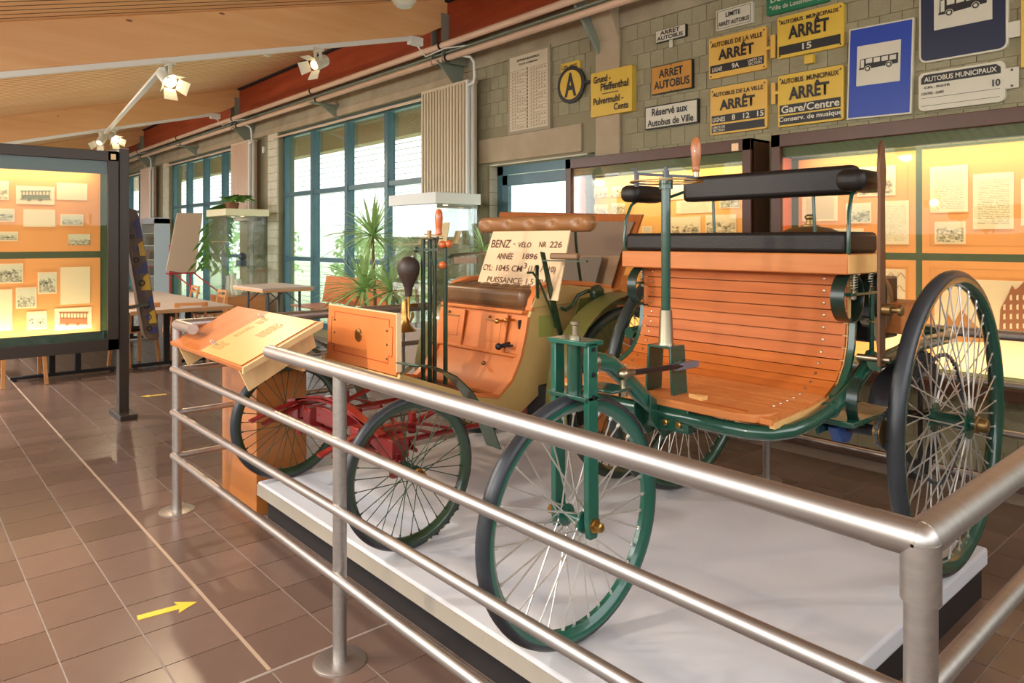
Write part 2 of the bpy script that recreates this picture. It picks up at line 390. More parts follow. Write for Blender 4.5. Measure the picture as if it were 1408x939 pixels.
part('window_lintel', MB().box(-21.5, -14.0, WY-.05, WY, 3.55, ZL+.02), m_conc2, wall, (0, 0, 0), bevel=.01)
part('concrete_column', MB().box(-4.86, -4.55, WY-.035, WY, .0, ZL+.02), m_conc2, wall, (0, 0, 0), bevel=.008)
part('concrete_column', MB().box(-7.15, -6.85, WY-.02, WY, 0, ZL+.02), m_conc, wall, (0, 0, 0), bevel=.008)
part('door_lintel', MB().box(-6.75, -5.06, WY-.03, WY, 2.51, 2.80), m_conc2, wall, (0, 0, 0), bevel=.008)
bw, bh = 0.152, 0.149
blkm = []
for i in range(3):
    me = MB().box(.002, bw-.002, -.010, 0, .002, bh-.002).mesh('block'); me.materials.append(m_block[i]); blkm.append(me)
bl = []
for r in range(0, 25):
    z = .085+r*bh
    if z+bh > ZL+.03: break
    x = -6.85-(bw/2 if r % 2 else 0)
    while x < 2.3:
        x1 = x+bw
        hid = (x1 > -5.0 and x < 2.3 and .62 < z and z+bh < 2.32)          # behind the showcases
        if not ((x1 > -6.60 and x < -5.0 and z < 2.51) or (x1 > -4.9 and x < -4.5) or (x1 > -6.8 and x < -5.02 and 2.45 < z < 2.8) or hid or x < -6.86):
            bl.append(((x+2.4)**2*.6+(z-2.8)**2*.6+(0 if x < -1 and z > 2.2 else 8), x, z))
        x += bw
bl.sort(); rest = MB()
for k, (d, x, z) in enumerate(bl):
    if k < 300: inst('block', random.choice(blkm), wall, (x, WY, z))
    else: rest.box(x+.002, x+bw-.002, WY-.010, WY, z+.002, z+bh-.002)
part('block_field', rest, m_block[0], wall, (0, 0, 0), kind='stuff')
# pale block piers between the windows and the door reveal
for x0 in (-13.05, -19.75):
    for r in range(24): part('pier_block', MB().box(x0+.003, x0+.42, WY-.03, WY, .003+r*bh, (r+1)*bh-.003), m_ltblock, wall, (0, 0, 0))
for r in range(16): part('reveal_block', MB().box(-6.585, -6.572, WY+.0, WY+.26, .02+r*bh*1.03, .02+(r+1)*bh*1.03-.006), m_ltblock, wall, (0, 0, 0))
struct('added_wall_front', MB().box(-26, 2.6, -3.6, -3.5, 0, 1.7), m_conc2)  # low unseen wall, added to cut daylight from the front
struct('added_wall_right', MB().box(2.6, 2.7, -3.6, WY+.3, 0, 1.9), m_conc2)  # added out of view, low so side daylight enters from above
# other walls (left end far away) -----------------------------------------
struct('wall_left', MB().box(-26.2, -26, -3.5, WY+.3, 0, 5), m_conc2)
# ceiling: sloping slats between glulam beams ------------------------------
def cz(y): return 3.16+.2612*y
cb = MB(); cb.add([(-26, -0.8, cz(-0.8)+.0035), (2.6, -0.8, cz(-0.8)+.0035), (2.6, WY+.3, cz(WY+.3)+.0035), (-26, WY+.3, cz(WY+.3)+.0035),
                   (-26, -0.8, cz(-0.8)+.2), (2.6, -0.8, cz(-0.8)+.2), (2.6, WY+.3, cz(WY+.3)+.2), (-26, WY+.3, cz(WY+.3)+.2)],
                  [(0, 1, 2, 3), (4, 5, 6, 7), (0, 1, 5, 4), (1, 2, 6, 5), (2, 3, 7, 6), (3, 0, 4, 7)])
ceil = struct('ceiling', cb, m_gap)
sl = MB(); x = -25.9
while x < 2.5:
    y0, y1 = -0.75, WY+.1
    vs = [(xx, yy, cz(yy)+dz) for xx in (x, x+.096) for yy in (y0, y1) for dz in (0, .003)]
    sl.add(vs, [(0, 1, 3, 2), (4, 6, 7, 5), (0, 4, 5, 1), (2, 3, 7, 6), (0, 2, 6, 4), (1, 5, 7, 3)]); x += .134
part('slat_field', sl, m_slat, ceil, (0, 0, 0), kind='stuff')
for bx in (-6.98, -13.68, -20.38):
    b = MB(); poly = [(-0.8, cz(-0.8)-.40), (4.75, cz(4.75)-.40), (5.1, cz(5.1)-.30), (5.3, cz(5.3)-.15), (5.3, cz(5.3)), (-0.8, cz(-0.8))]
    b.prism(poly, 0, bx-.17, bx); part('roof_beam', b, m_beam, ceil, (0, 0, 0), bevel=.006)
    t = MB(); t.prism([(-0.7, cz(-0.7)-.45), (4.6, cz(4.6)-.45), (4.6, cz(4.6)-.40), (-0.7, cz(-0.7)-.40)], 0, bx-.045, bx-.005)
    part('light_track', t, m_white, ceil, (0, 0, 0))
    br = MB(); br.box(bx-.2, bx-.19, 4.98, 5.36, 3.72, 4.3).box(bx+.02, bx+.03, 4.98, 5.36, 3.72, 4.3).prism([(WY-.04, 3.35), (WY-.04, 3.75), (4.95, 3.75)], 0, bx-.06, bx-.045)
    part('beam_shoe', br, m_galv, ceil, (0, 0, 0))
    # junction box and lead at the end of the track
    lead = MB().box(bx-.06, bx+.02, 4.55, 4.72, cz(4.6)-.50, cz(4.6)-.41); lead.tube([(bx-.02, 4.66, cz(4.6)-.5), (bx+.02, 4.75, cz(4.6)-.62), (bx+.2, 4.9, 3.83), (bx+.45, 5.05, 3.84)], .008, 6)
    part('track_feed', lead, m_white, ceil, (0, 0, 0))
part('edge_beam', MB().box(-26, 2.6, 5.08, 5.3, 4.0, 4.44), m_red, ceil, (0, 0, 0), bevel=.006)
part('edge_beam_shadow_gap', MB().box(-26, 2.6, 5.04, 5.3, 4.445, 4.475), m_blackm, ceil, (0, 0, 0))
for bx in (-10.3, -17.0):
    part('beam_bracket', MB().prism([(WY-.03, 3.5), (WY-.03, 3.70), (5.1, 3.70), (5.1, 3.68)], 0, bx-.012, bx+.0).box(bx-.05, bx+.05, 4.9, WY-.03, 3.70, 3.72), m_galv, ceil, (0, 0, 0))
part('beam_bracket', MB().prism([(WY-.03, 3.45), (WY-.03, 3.95), (4.95, 3.95)], 0, -4.83, -4.8), m_galv, ceil, (0, 0, 0))
part('concrete_corbel', MB().prism([(WY-.03, 3.56), (WY-.03, 4.3), (5.12, 4.3), (5.12, 3.98)], 0, -4.9, -4.55), m_conc2, ceil, (0, 0, 0), bevel=.01)
# windows ------------------------------------------------------------------
def window(k, x0, x1, z0, z1, ncol, rails, yy=WY+.14):
    w_ = struct('window_%d' % k, MB().box(x0, x0+.09, yy-.05, yy+.05, z0, z1).box(x1-.09, x1, yy-.05, yy+.05, z0, z1).box(x0, x1, yy-.05, yy+.05, z1-.1, z1).box(x0, x1, yy-.05, yy+.05, z0, z0+.1), m_teal)
    dx = (x1-x0)/ncol
    for i in range(1, ncol): part('mullion', MB().box(x0+i*dx-.045, x0+i*dx+.045, yy-.07, yy+.06, z0+.1, z1-.1), m_teal, w_, (0, 0, 0))
    for z in rails: part('transom', MB().box(x0+.09, x1-.09, yy-.055, yy+.05, z-.035, z+.035), m_teal, w_, (0, 0, 0))
    zs = [z0+.1]+list(rails)+[z1-.1]
    for i in range(ncol):
        for a, b in zip(zs[:-1], zs[1:]):
            part('pane', MB().box(x0+i*dx+.04, x0+(i+1)*dx-.04, yy+.02, yy+.026, a, b), m_glass, w_, (0, 0, 0))
    # louvre blades of the outside blind
    lv = MB(); z = z0+.2
    while z < z1-.45: lv.box(x0+.1, x1-.1, yy+.16, yy+.19, z, z+.004); z += .09
    part('louvre_blades', lv, m_swhite, w_, (0, 0, 0), kind='stuff')
    part('curtain_rail', MB().box(x0-.1, x1+.1, WY-.06, WY-.03, z1-.1, z1-.07), m_pipe, w_, (0, 0, 0))
    return w_
for k in range(3): window(k+1, -12.63-6.7*k, -7.83-6.7*k, .12, 3.55, 4, (1.27, 2.42))
# glazed door beside the showcase
dr = struct('door_1', MB().box(-6.57, -6.47, WY+.12, WY+.2, .0, 2.47).box(-4.98, -4.9, WY+.12, WY+.2, 0, 2.47).box(-6.57, -4.9, WY+.12, WY+.2, 2.37, 2.47), m_teal)
part('door_leaf', MB().box(-6.46, -6.36, WY+.1, WY+.16, .02, 2.36).box(-5.1, -5.0, WY+.1, WY+.16, .02, 2.36).box(-6.46, -5.0, WY+.1, WY+.16, 2.24, 2.36).box(-6.46, -5.0, WY+.1, WY+.16, .02, .3), m_teal, dr, (0, 0, 0), bevel=.006)
part('door_pane', MB().box(-6.36, -5.1, WY+.12, WY+.126, .3, 2.24), m_glass, dr, (0, 0, 0))
part('reveal_strip', MB().box(-6.57, -5.0, WY-.002, WY+.12, 2.472, 2.488), m_ltblock, dr, (0, 0, 0))
# pipes along the wall -------------------------------------------------------
def longpipe(name, y, z, r, label, m=m_pipe):
    b = MB().cyl((-25.9, y, z), (2.4, y, z), r, n=14); o = part(name, b, m); tag(o, label, 'pipe')
    cl = MB()
    for x in (-6.9, -10.3, -13.6, -17, -20.3, -3.6): cl.cyl((x-.012, y, z), (x+.012, y, z), r+.012, n=14)
    part('pipe_clamp', cl, m_black, o); return o
longpipe('heating_pipe', 4.93, 3.885, .038, 'upper of the two pinkish heating pipes running along the long wall')
longpipe('heating_pipe', 5.02, 3.76, .036, 'lower of the two pinkish heating pipes running along the long wall')
tag(part('cable_conduit', MB().box(-25.9, 2.4, 5.02, 5.07, 3.822, 3.838), m_galv), 'thin grey cable tray between the two heating pipes', 'cable tray')
# outside -------------------------------------------------------------------
struct('lawn', MB().box(-60, 20, WY+.3, 60, -.25, -.12), m_grass)
struct('roof_eave', MB().box(-30, 3, 6.9, 7.15, 3.45, 3.95).box(-30, 3, WY+.3, 6.9, 3.9, 3.95), m_eave)
struct('outside_wall', MB().box(-60, 10, 24, 24.4, -.2, 2.6), m_ext)
def bush(x, y, z, r, n, label):
    b = MB(); rnd = random.Random(int(x*10))
    for i in range(n):
        a, e = rnd.uniform(0, 2*pi), rnd.uniform(-.3, 1.5); rr = r*rnd.uniform(.6, 1); c = Vector((x+rr*cos(a)*cos(e), y+rr*sin(a)*cos(e), z+rr*1.2*max(sin(e), -.2)))
        d = Vector((rnd.gauss(0, 1), rnd.gauss(0, 1), rnd.gauss(0, 1))).normalized()*.11; q = d.orthogonal().normalized()*.05
        b.add([c-d, c+q, c+d, c-q], [(0, 1, 2, 3)])
    o = thing('garden_bush', (x, y, -.12), label, 'bush'); part('foliage', b, m_bush, o, kind='stuff'); part('trunk', MB().cyl((x, y, -.12), (x, y, z+.4), .06, n=8), m_stem, o)
bush(-17.6, 10.6, .7, 1.5, 1500, 'sunlit green bush outside, behind the left pane of the large window')
bush(-14.2, 10.0, .4, .9, 700, 'small pale bush outside, lower middle of the large window')
bush(-26.5, 10.5, .8, 1.7, 1000, 'pale bush outside, seen through the second window')
fe = thing('garden_fence', (-9.5, 8.6, -.12), 'wire mesh fence outside the glazed door', 'fence')
fm = MB()
for i in range(46):
    x = -12.5+i*.13; fm.cyl((x, 8.6, 0), (x+1.2, 8.6, 1.95), .004, n=4); fm.cyl((x+1.2, 8.61, 0), (x, 8.61, 1.95), .004, n=4)
part('wire_mesh', fm, m_galv, fe, kind='stuff')
for x in (-12.4, -9.9, -7.6): part('fence_post', MB().cyl((x, 8.64, -.12), (x, 8.64, 2.1), .03, n=10), m_galv, fe)
# ================================================================== PLATFORM AND RAILING
pl = thing('display_platform', (-2.54, 2.67, 0), 'low pale grey platform with black plinth carrying both veteran vehicles', 'platform')
part('plinth', MB().box(-4.03, -1.03, 1.66, 3.70, 0, .135), m_platb, pl)
part('deck', MB().box(-4.06, -1.015, 1.61, 3.74, .135, .215), m_plat, pl, bevel=.012)
part('deck_front_shade', MB().box(-4.05, -1.025, 1.604, 1.611, .14, .203), mat('deck_shade_tint', '#b0a799', .7, c2='#a89f91', scale=(4, 4, 4)), pl)  # beige strip paints in the shade of the deck's front face
PZ = .215
rl = thing('guard_railing', (-2.47, 2.86, 0), 'brushed steel guard railing around the vehicle platform, open at the wooden lectern', 'railing')
XR, XL, YF, YB, RZ = -.45, -4.495, 1.3, 4.43, 1.10
def rpart(n, p0, p1, r): part(n, MB().cyl(p0, p1, r, n=20), m_steel, rl)
rpart('top_rail', (XR-.06, YF, RZ), (-3.14, YF, RZ), .03); rpart('top_rail', (XL, YF, RZ), (-4.2, YF, RZ), .03)
rpart('top_rail', (XR, YF+.06, RZ), (XR, YB, RZ), .03); rpart('top_rail', (XL, YF, RZ), (XL, YB, RZ), .03)
part('top_rail', MB().cyl((XL, YB, RZ), (XR, YB, RZ), .027, n=16), m_steel, rl)
# elbow at the near corner
el = MB().sph((XR, YF, RZ), .031, 18); el.cyl((XR-.075, YF, RZ), (XR, YF, RZ), .0315, n=20).cyl((XR, YF, RZ), (XR, YF+.075, RZ), .0315, n=20).cyl((XR, YF, RZ-.1), (XR, YF, RZ), .0315, n=20)
part('corner_elbow', el, m_steel, rl)
for z in (.33, .585, .84):
    rpart('middle_rail', (XL, YF-.022, z), (XR, YF-.022, z), .019); rpart('middle_rail', (XR+.0, YF, z), (XR+.0, YB, z), .019)
    rpart('middle_rail', (XL+.022, YF, z), (XL+.022, YB, z), .017); rpart('middle_rail', (XL, YB, z), (XR, YB, z), .017)
posts = [(XL, YF), (-2.478, YF), (XR, YF), (XL, YB), (-2.478, YB), (XR, YB), (XL, 2.86), (XR, 2.9)]
for x, y in posts:
    p = part('post', MB().cyl((x, y, .008), (x, y, RZ), .026, n=20), m_steel, rl)
    f = part('foot_plate', MB().lathe([(.10, 0), (.10, .004), (.09, .009), (.001, .009)], (x, y, 0), (0, 0, 1), 32), m_steel, p)
# ================================================================== WHEELS
def wheel(root, c, R, rt, nsp, fl_x, rf, cross, msp, mrim, mtire, spr, name='wheel', rimw=.022, rimd=.034, hubr=.02, cap=None, capm=None, outx=1):
    """wheel part (rim) with tyre, hub and every spoke as sub-parts; axis X"""
    cx, cy, cz_ = c
    q_ = rt*1.07
    rim = MB().lathe([(R-rt*1.0, -q_), (R-rt*1.5, -q_*1.0), (R-rt*1.25-rimd*.6, -rimw*.95), (R-rt*1.25-rimd, -rimw*.45), (R-rt*1.25-rimd, rimw*.45), (R-rt*1.25-rimd*.6, rimw*.95), (R-rt*1.5, q_*1.0), (R-rt*1.0, q_)], c, (1, 0, 0), 72, closed=True)
    wp = part(name, rim, mrim, root, c, ang=50)
    ty = MB().lathe([(R-rt+rt*cos(2*pi*i/12), rt*1.05*sin(2*pi*i/12)) for i in range(12)], c, (1, 0, 0), 72, closed=True)
    part('tyre', ty, mtire, wp, c, ang=60)
    a, b = fl_x
    h = MB().lathe([(hubr*.7, a-.03), (hubr*.8, a-.012), (rf+.012, a-.006), (rf+.012, a+.006), (hubr, a+.012), (hubr, b-.012), (rf+.012, b-.006), (rf+.012, b+.006), (hubr*.8, b+.012), (hubr*.7, b+.03)], c, (1, 0, 0), 24)
    part('hub', h, mrim, wp, c)
    if cap:
        x0 = b+.028 if outx > 0 else a-.028
        part('hub_cap', MB().lathe([(cap*1.25, 0), (cap*1.25, .006), (cap, .01), (cap, .035), (cap*.8, .042)], (cx+x0, cy, cz_), (outx, 0, 0), 18), capm, wp, c)
    ri = R-rt*1.25-rimd
    ms = []
    for side in (a, b):
        for s in (-1, 1):
            q = MB(); p0 = Vector((side, rf*sin(cross*s), rf*cos(cross*s))); p1 = Vector((side*.08, 0, ri+.004)); dd = (p0-p1).normalized()
            q.cyl(p0, p1, spr, n=5); q.cyl(p1, p1+dd*.016, spr*1.9, n=6)
            me = q.mesh('spoke'); me.materials.append(msp); ms.append(me)
    for k in range(nsp):
        s_ = k % 2; g = (k//2) % 2; inst('spoke', ms[s_*2+g], wp, c, (2*pi*k/nsp, 0, 0))
    return wp
# ================================================================== THREE-WHEELED CARRIAGE (trike)
TX = -1.72
tr = thing('three_wheeled_motor_carriage', (TX, 2.6, PZ), 'green-framed three-wheeled motor carriage with slatted wooden body and black leather seat', 'vehicle')
fwc = (TX+.01, 1.785, PZ+.43)
wheel(tr, fwc, .43, .027, 36, (-.045, .045), .026, 1.15, m_spoke, m_teale, m_tire, .0032, 'front_wheel', rimw=.02, rimd=.03, hubr=.018)
wheel(tr, (-1.04, 3.36, PZ+.63), .63, .029, 60, (-.07, .06), .052, .35, m_spoke, m_green, m_tire, .0029, 'rear_wheel', rimw=.022, rimd=.032, hubr=.03, cap=.028, capm=m_abrass, outx=1)
wheel(tr, (-2.40, 3.36, PZ+.63), .63, .029, 60, (-.06, .07), .052, .35, m_spoke, m_green, m_tired, .0026, 'rear_wheel', rimw=.022, rimd=.032, hubr=.03, cap=.028, capm=m_abrass, outx=-1)
part('rear_axle', MB().cyl((-2.4, 3.36, PZ+.63), (-1.04, 3.36, PZ+.63), .018), m_black, tr)
# fork, head and steering
for sx in (-1, 1):
    fx = TX+.01+sx*.078
    b = MB(); b.prism([(1.765, .60), (1.80, .60), (1.808, .66), (1.80, 1.255), (1.755, 1.255), (1.757, .66)], 0, fx-.012, fx+.012)
    q = part('fork_blade', b, m_teale, tr, bevel=.003)
    part('axle_nut', MB().lathe([(.026, 0), (.026, .006), (.017, .008), (.017, .03), (.012, .034)], (fx+sx*.012, 1.785, PZ+.43), (sx, 0, 0), 6), m_brass, q)
    bo = MB()
    for z in (1.235, 1.075, 1.15): bo.cyl((fx+sx*.012, 1.778, z), (fx+sx*.018, 1.778, z), .008, n=8)
    part('bolt', bo, m_black, q)
part('front_axle', MB().cyl((TX-.08, 1.785, PZ+.43), (TX+.1, 1.785, PZ+.43), .012), m_abrass, tr)
part('fork_crown', MB().box(TX-.08, TX+.10, 1.74, 1.83, 1.245, 1.262), m_teale, tr, bevel=.003)
part('fork_crown', MB().box(TX-.08, TX+.10, 1.74, 1.83, 1.062, 1.078), m_green, tr, bevel=.003)
part('head_tube', MB().cyl((TX+.01, 1.785, 1.078), (TX+.01, 1.785, 1.245), .026), m_green, tr)
part('grease_cup', MB().lathe([(.02, 0), (.02, .012), (.011, .014), (.011, .045), (.016, .048), (.016, .058)], (TX+.01, 1.785, 1.262), (0, 0, 1), 14), m_nick, tr)
part('frame_neck', MB().tube([(TX, 1.80, 1.165), (TX, 1.90, 1.17), (TX, 1.97, 1.155), (TX, 2.04, 1.105), (TX, 2.12, 1.04), (TX, 2.24, .945)], [.034, .034, .034, .033, .032, .031], 16), m_teale, tr)
part('neck_collar', MB().cyl((TX, 1.868, 1.168), (TX, 1.888, 1.169), .038, n=18), m_nick, tr)
part('neck_bracket', MB().prism([(2.16, 1.02), (2.31, .93), (2.33, .86), (2.24, .84), (2.16, .93)], 0, TX-.04, TX-.033).prism([(2.16, 1.02), (2.31, .93), (2.33, .86), (2.24, .84), (2.16, .93)], 0, TX+.033, TX+.04).box(TX-.05, TX+.17, 2.215, 2.26, .885, .975), m_green, tr, bevel=.003)
for x_ in (TX+.07, TX+.13): part('bracket_bolt', MB().lathe([(.013, 0), (.013, .008), (.008, .012)], (x_, 2.215, .915), (0, -1, 0), 8), m_brass, tr)
part('drag_link', MB().cyl((TX+.115, 1.96, 1.137), (TX+.085, 2.32, 1.118), .0105, n=12), m_black, tr)
part('link_end', MB().box(TX+.07, TX+.098, 2.25, 2.39, 1.105, 1.13), mat('link_grey', '#7d8290', .4, .5), tr, bevel=.003)
part('ball_joint', MB().sph((TX+.115, 1.915, 1.138), .021).cyl((TX+.115, 1.92, 1.138), (TX+.112, 1.97, 1.137), .013, n=12).cyl((TX+.115, 1.915, 1.09), (TX+.115, 1.915, 1.13), .009, n=8).lathe([(.017, 0), (.017, .02)], (TX+.115, 1.915, 1.062), (0, 0, 1), 6), m_nick, tr)
part('steering_arm', MB().box(TX+.0, TX+.14, 1.83, 1.935, 1.082, 1.094), m_green, tr, bevel=.004)
cy0 = 2.31
part('pedestal', MB().prism([(TX-.07, 1.0), (TX-.055, 1.185), (TX-.047, 1.185), (TX-.058, 1.0)], 1, cy0-.045, cy0+.05).prism([(TX+.055, 1.0), (TX+.045, 1.185), (TX+.053, 1.185), (TX+.067, 1.0)], 1, cy0-.045, cy0+.05).box(TX-.055, TX+.053, cy0-.045, cy0+.05, 1.18, 1.19), m_green, tr, bevel=.002)
part('pedestal_bolt', MB().cyl((TX+.05, cy0, 1.125), (TX+.068, cy0, 1.125), .011, n=10), m_nick, tr)
part('column_sleeve', MB().lathe([(.031, 0), (.029, .01), (.024, .135), (.022, .135)], (TX, cy0, 1.19), (0, 0, 1), 20), m_nick, tr)
part('steering_column', MB().cyl((TX, cy0, 1.31), (TX, cy0, 1.82), .0185, n=18).cyl((TX, cy0, 1.80), (TX, cy0, 1.845), .027, n=18), m_green, tr)
rg = MB().lathe([(.122, 0), (.142, 0), (.142, .005), (.122, .005)], (TX, cy0, 1.826), (0, 0, 1), 40, closed=True)
for a in (50, 230, 140, 320): rg.beam((TX, cy0, 1.829), (TX+.13*cos(radians(a)), cy0+.13*sin(radians(a)), 1.829), .01, .004)
part('steering_rack_ring', rg, m_abrass, tr)
hx, hy = RT[0]*.118, RT[1]*.118
part('crank_arm', MB().beam((TX-hx*1.05, cy0-hy*1.05, 1.86), (TX+hx*1.05, cy0+hy*1.05, 1.847), .016, .009).cyl((TX, cy0, 1.84), (TX, cy0, 1.872), .013).cyl((TX, cy0, 1.872), (TX, cy0, 1.888), .008).cyl((TX-hx*.98, cy0-hy*.98, 1.81), (TX-hx*.98, cy0-hy*.98, 1.865), .01).beam((TX-hx*.95, cy0-hy*.95, 1.862), (TX-hx*1.15, cy0-hy*1.15, 1.885), .014, .008), m_dgrey, tr)
part('crank_handle', MB().lathe([(.012, 0), (.016, .004), (.013, .014), (.014, .02), (.018, .055), (.021, .09), (.019, .115), (.011, .132), (.002, .137)], (TX+hx, cy0+hy, 1.868), (0, 0, 1), 18), m_grip, tr)
part('handle_ferrule', MB().cyl((TX+hx, cy0+hy, 1.848), (TX+hx, cy0+hy, 1.868), .012), m_nick, tr)
# body: slats bent from the floor up the back
prof = [(2.80, 1.47), (2.798, 1.29), (2.787, 1.19), (2.757, 1.115), (2.70, 1.055), (2.62, 1.022), (2.52, 1.008), (2.24, .995)]
pts = [Vector((0, a, b)) for a, b in prof]; L_ = [0]
for a, b in zip(pts[:-1], pts[1:]): L_.append(L_[-1]+(b-a).length)
def pa(t):
    for i in range(len(L_)-1):
        if t <= L_[i+1]+1e-9: return pts[i].lerp(pts[i+1], (t-L_[i])/(L_[i+1]-L_[i]))
    return pts[-1]
BX0, BX1 = -2.215, -1.235
n = int(L_[-1]/.0465); stp = L_[-1]/n; scr = MB()
for i in range(n):
    a, b = pa(i*stp+.0022), pa((i+1)*stp-.0022); d = (b-a).normalized(); nn = Vector((0, -d.z, d.y))
    if nn.y > 0 or (abs(nn.y) < .3 and nn.z < 0): nn = -nn
    vs = [(xx, q.y, q.z) for xx in (BX0, BX1) for q in (a, b, b-nn*.02, a-nn*.02)]
    pm = MB().add(vs, [(0, 1, 2, 3), (4, 5, 6, 7), (0, 1, 5, 4), (1, 2, 6, 5), (2, 3, 7, 6), (3, 0, 4, 7)])
    part('body_slat', pm, m_plank if i < n-8 else m_oak, tr)
    c = (a+b)/2
    for xx in (BX0+.05, BX1-.085): scr.lathe([(.006, 0), (.005, .003), (.001, .004)], Vector((xx, c.y, c.z)), nn, 8)
part('slat_screws', scr, m_nick, tr, kind='stuff')
for xx in (BX0+.005, BX1-.005): part('body_rib', MB().strap([(xx, p.y+(.022 if p.z > 1.1 else .012), p.z-(.0 if p.z > 1.1 else .022)) for p in pts], .02, .022, (1, 0, 0)), m_oakl, tr)
part('toe_board', MB().prism([(-2.15, 2.2), (-1.36, 2.2), (-1.29, 2.225), (-1.262, 2.28), (-1.262, 2.35), (-1.33, 2.36), (-2.15, 2.36)], 2, .975, 1.005), m_oak, tr, bevel=.006)
part('toe_board_groove', MB().prism(rrect(-1.56, -1.33, 2.235, 2.262, .012), 2, 1.004, 1.0075), m_plank, tr)
part('pedal_wedge', MB().prism([(-1.60, 2.29), (-1.53, 2.27), (-1.53, 2.31)], 2, 1.005, 1.02), m_oakl, tr)
part('slat_light_stop', MB().strap([((BX0+BX1)/2, p.y+(.03 if p.z > 1.1 else .02), p.z-(.0 if p.z > 1.1 else .028)) for p in pts], .95, .004, (1, 0, 0)), m_plank, tr)  # sheet added behind the slats to stop light leaking through the gaps
# frame tubes
fr = MB(); 
for s in (1, -1):
    X = lambda x: TX+s*(x-TX)
    fr.tube([(X(-1.70), 2.235, .94), (X(-1.40), 2.225, .94), (X(-1.32), 2.235, .94), (X(-1.255), 2.27, .942), (X(-1.222), 2.33, .945), (X(-1.21), 2.45, .955), (X(-1.20), 2.60, .985)], .026, 16)
part('floor_frame_tube', fr, m_green, tr)
for s in (1, -1):
    X = lambda x: TX+s*(x-TX)
    part('side_frame_tube', MB().tube([(X(-1.20), 2.58, .98), (X(-1.195), 2.68, 1.015), (X(-1.19), 2.76, 1.05), (X(-1.185), 2.85, 1.10), (X(-1.18), 2.91, 1.15)], .028, 16).cyl((X(-1.20), 2.585, .981), (X(-1.20), 2.605, .987), .032, n=16), m_green, tr)
    part('body_strap', MB().strap([(X(-1.212), y_+.012, z_) for y_, z_ in [(2.798, 1.285)]+prof[2:6]], .022, .016, (1, 0, 0)), m_green, tr)
    part('axle_frame_tube', MB().tube([(X(-1.13), 2.80, 1.135), (X(-1.13), 3.2, 1.165), (X(-1.13), 3.6, 1.165), (X(-1.17), 3.74, 1.16), (X(-1.3), 3.80, 1.16), (X(-1.72), 3.80, 1.16)], .028, 14).cyl((X(-1.13), 3.10, 1.158), (X(-1.13), 3.16, 1.163), .033, n=14), m_green, tr)
    part('frame_plate', MB().box(min(X(-1.26), X(-1.12)), max(X(-1.26), X(-1.12)), 2.60, 2.98, .925, .945).box(min(X(-1.26), X(-1.25)), max(X(-1.26), X(-1.25)), 2.60, 2.98, .88, .945), m_green, tr, bevel=.003)
    part('frame_clamp', MB().box(min(X(-1.22), X(-1.13)), max(X(-1.22), X(-1.13)), 2.87, 2.95, 1.12, 1.14).cyl((X(-1.15), 2.89, 1.09), (X(-1.15), 2.89, 1.16), .009, n=8), m_nick, tr)
    # C springs with coil springs between
    for (yy) in (2.80, 3.02):
        ring = [(X(-1.225), yy-.01+.088*cos(2*pi*i/28), 1.378+.093*sin(2*pi*i/28)) for i in range(28)]; ring.append(ring[0])
        part('c_spring', MB().strap(ring, .052, .005, (1, 0, 0)), m_dkgreen, tr)
    part('spring_bar', MB().box(min(X(-1.225), X(-1.195)), max(X(-1.225), X(-1.195)), 2.76, 3.05, 1.385, 1.397), m_green, tr, bevel=.002)
    for yy in (2.81, 2.95):
        co = MB().tube([(X(-1.21)+.014*cos(2*pi*i/9), yy+.014*sin(2*pi*i/9), 1.398+i*.0011) for i in range(64)], .0026, 5)
        co.cyl((X(-1.21), yy, 1.37), (X(-1.21), yy, 1.47), .006, n=8).cyl((X(-1.21), yy, 1.372), (X(-1.21), yy, 1.385), .010, n=6)
        part('coil_spring', co, m_nick, tr)
    # leg of the frame under the springs
    part('seat_stay', MB().cyl((X(-1.20), 2.95, 1.14), (X(-1.20), 2.95, 1.385), .009), m_green, tr)
# seat box and upholstery
part('seat_box', MB().box(-2.265, -1.18, 2.69, 2.97, 1.47, 1.548), m_oak, tr, bevel=.006)
part('seat_box_end', MB().box(-1.18, -1.177, 2.694, 2.966, 1.474, 1.544), m_oakl, tr)
def cushion(name, x0, x1, y0, y1, z0, z1, m, bev, parent):
    o = part(name, MB().box(x0, x1, y0, y1, z0, z1), m, parent); bvl = o.modifiers.new('bevel', 'BEVEL'); bvl.width = bev; bvl.segments = 5
    for p in o.data.polygons: p.use_smooth = True
    return o
cushion('seat_cushion', -2.255, -1.19, 2.70, 2.99, 1.546, 1.632, m_blackl, .02, tr)
cushion('back_cushion', -2.08, -1.26, 2.92, 3.0, 1.785, 1.905, m_blackl, .022, tr)
for x_ in (-1.19, -2.25):
    cushion('arm_pad', x_-.055, x_+.055, 2.71, 2.95, 1.785, 1.868, m_blackl, .034, tr)
    sg = 1 if x_ > TX else -1
    part('arm_iron', MB().tube([(x_+sg*.005, 2.705, 1.53), (x_+sg*.008, 2.70, 1.60), (x_+sg*.005, 2.71, 1.70), (x_, 2.745, 1.77), (x_, 2.80, 1.797), (x_, 2.99, 1.80), (x_-sg*.05, 3.0, 1.82), (x_-sg*.14, 2.99, 1.84)], .0075, 10), m_green, tr)
for x_ in (-1.44, -1.93): part('back_stay', MB().cyl((x_, 2.975, 1.55), (x_-.008, 2.97, 1.80), .007), m_green, tr)
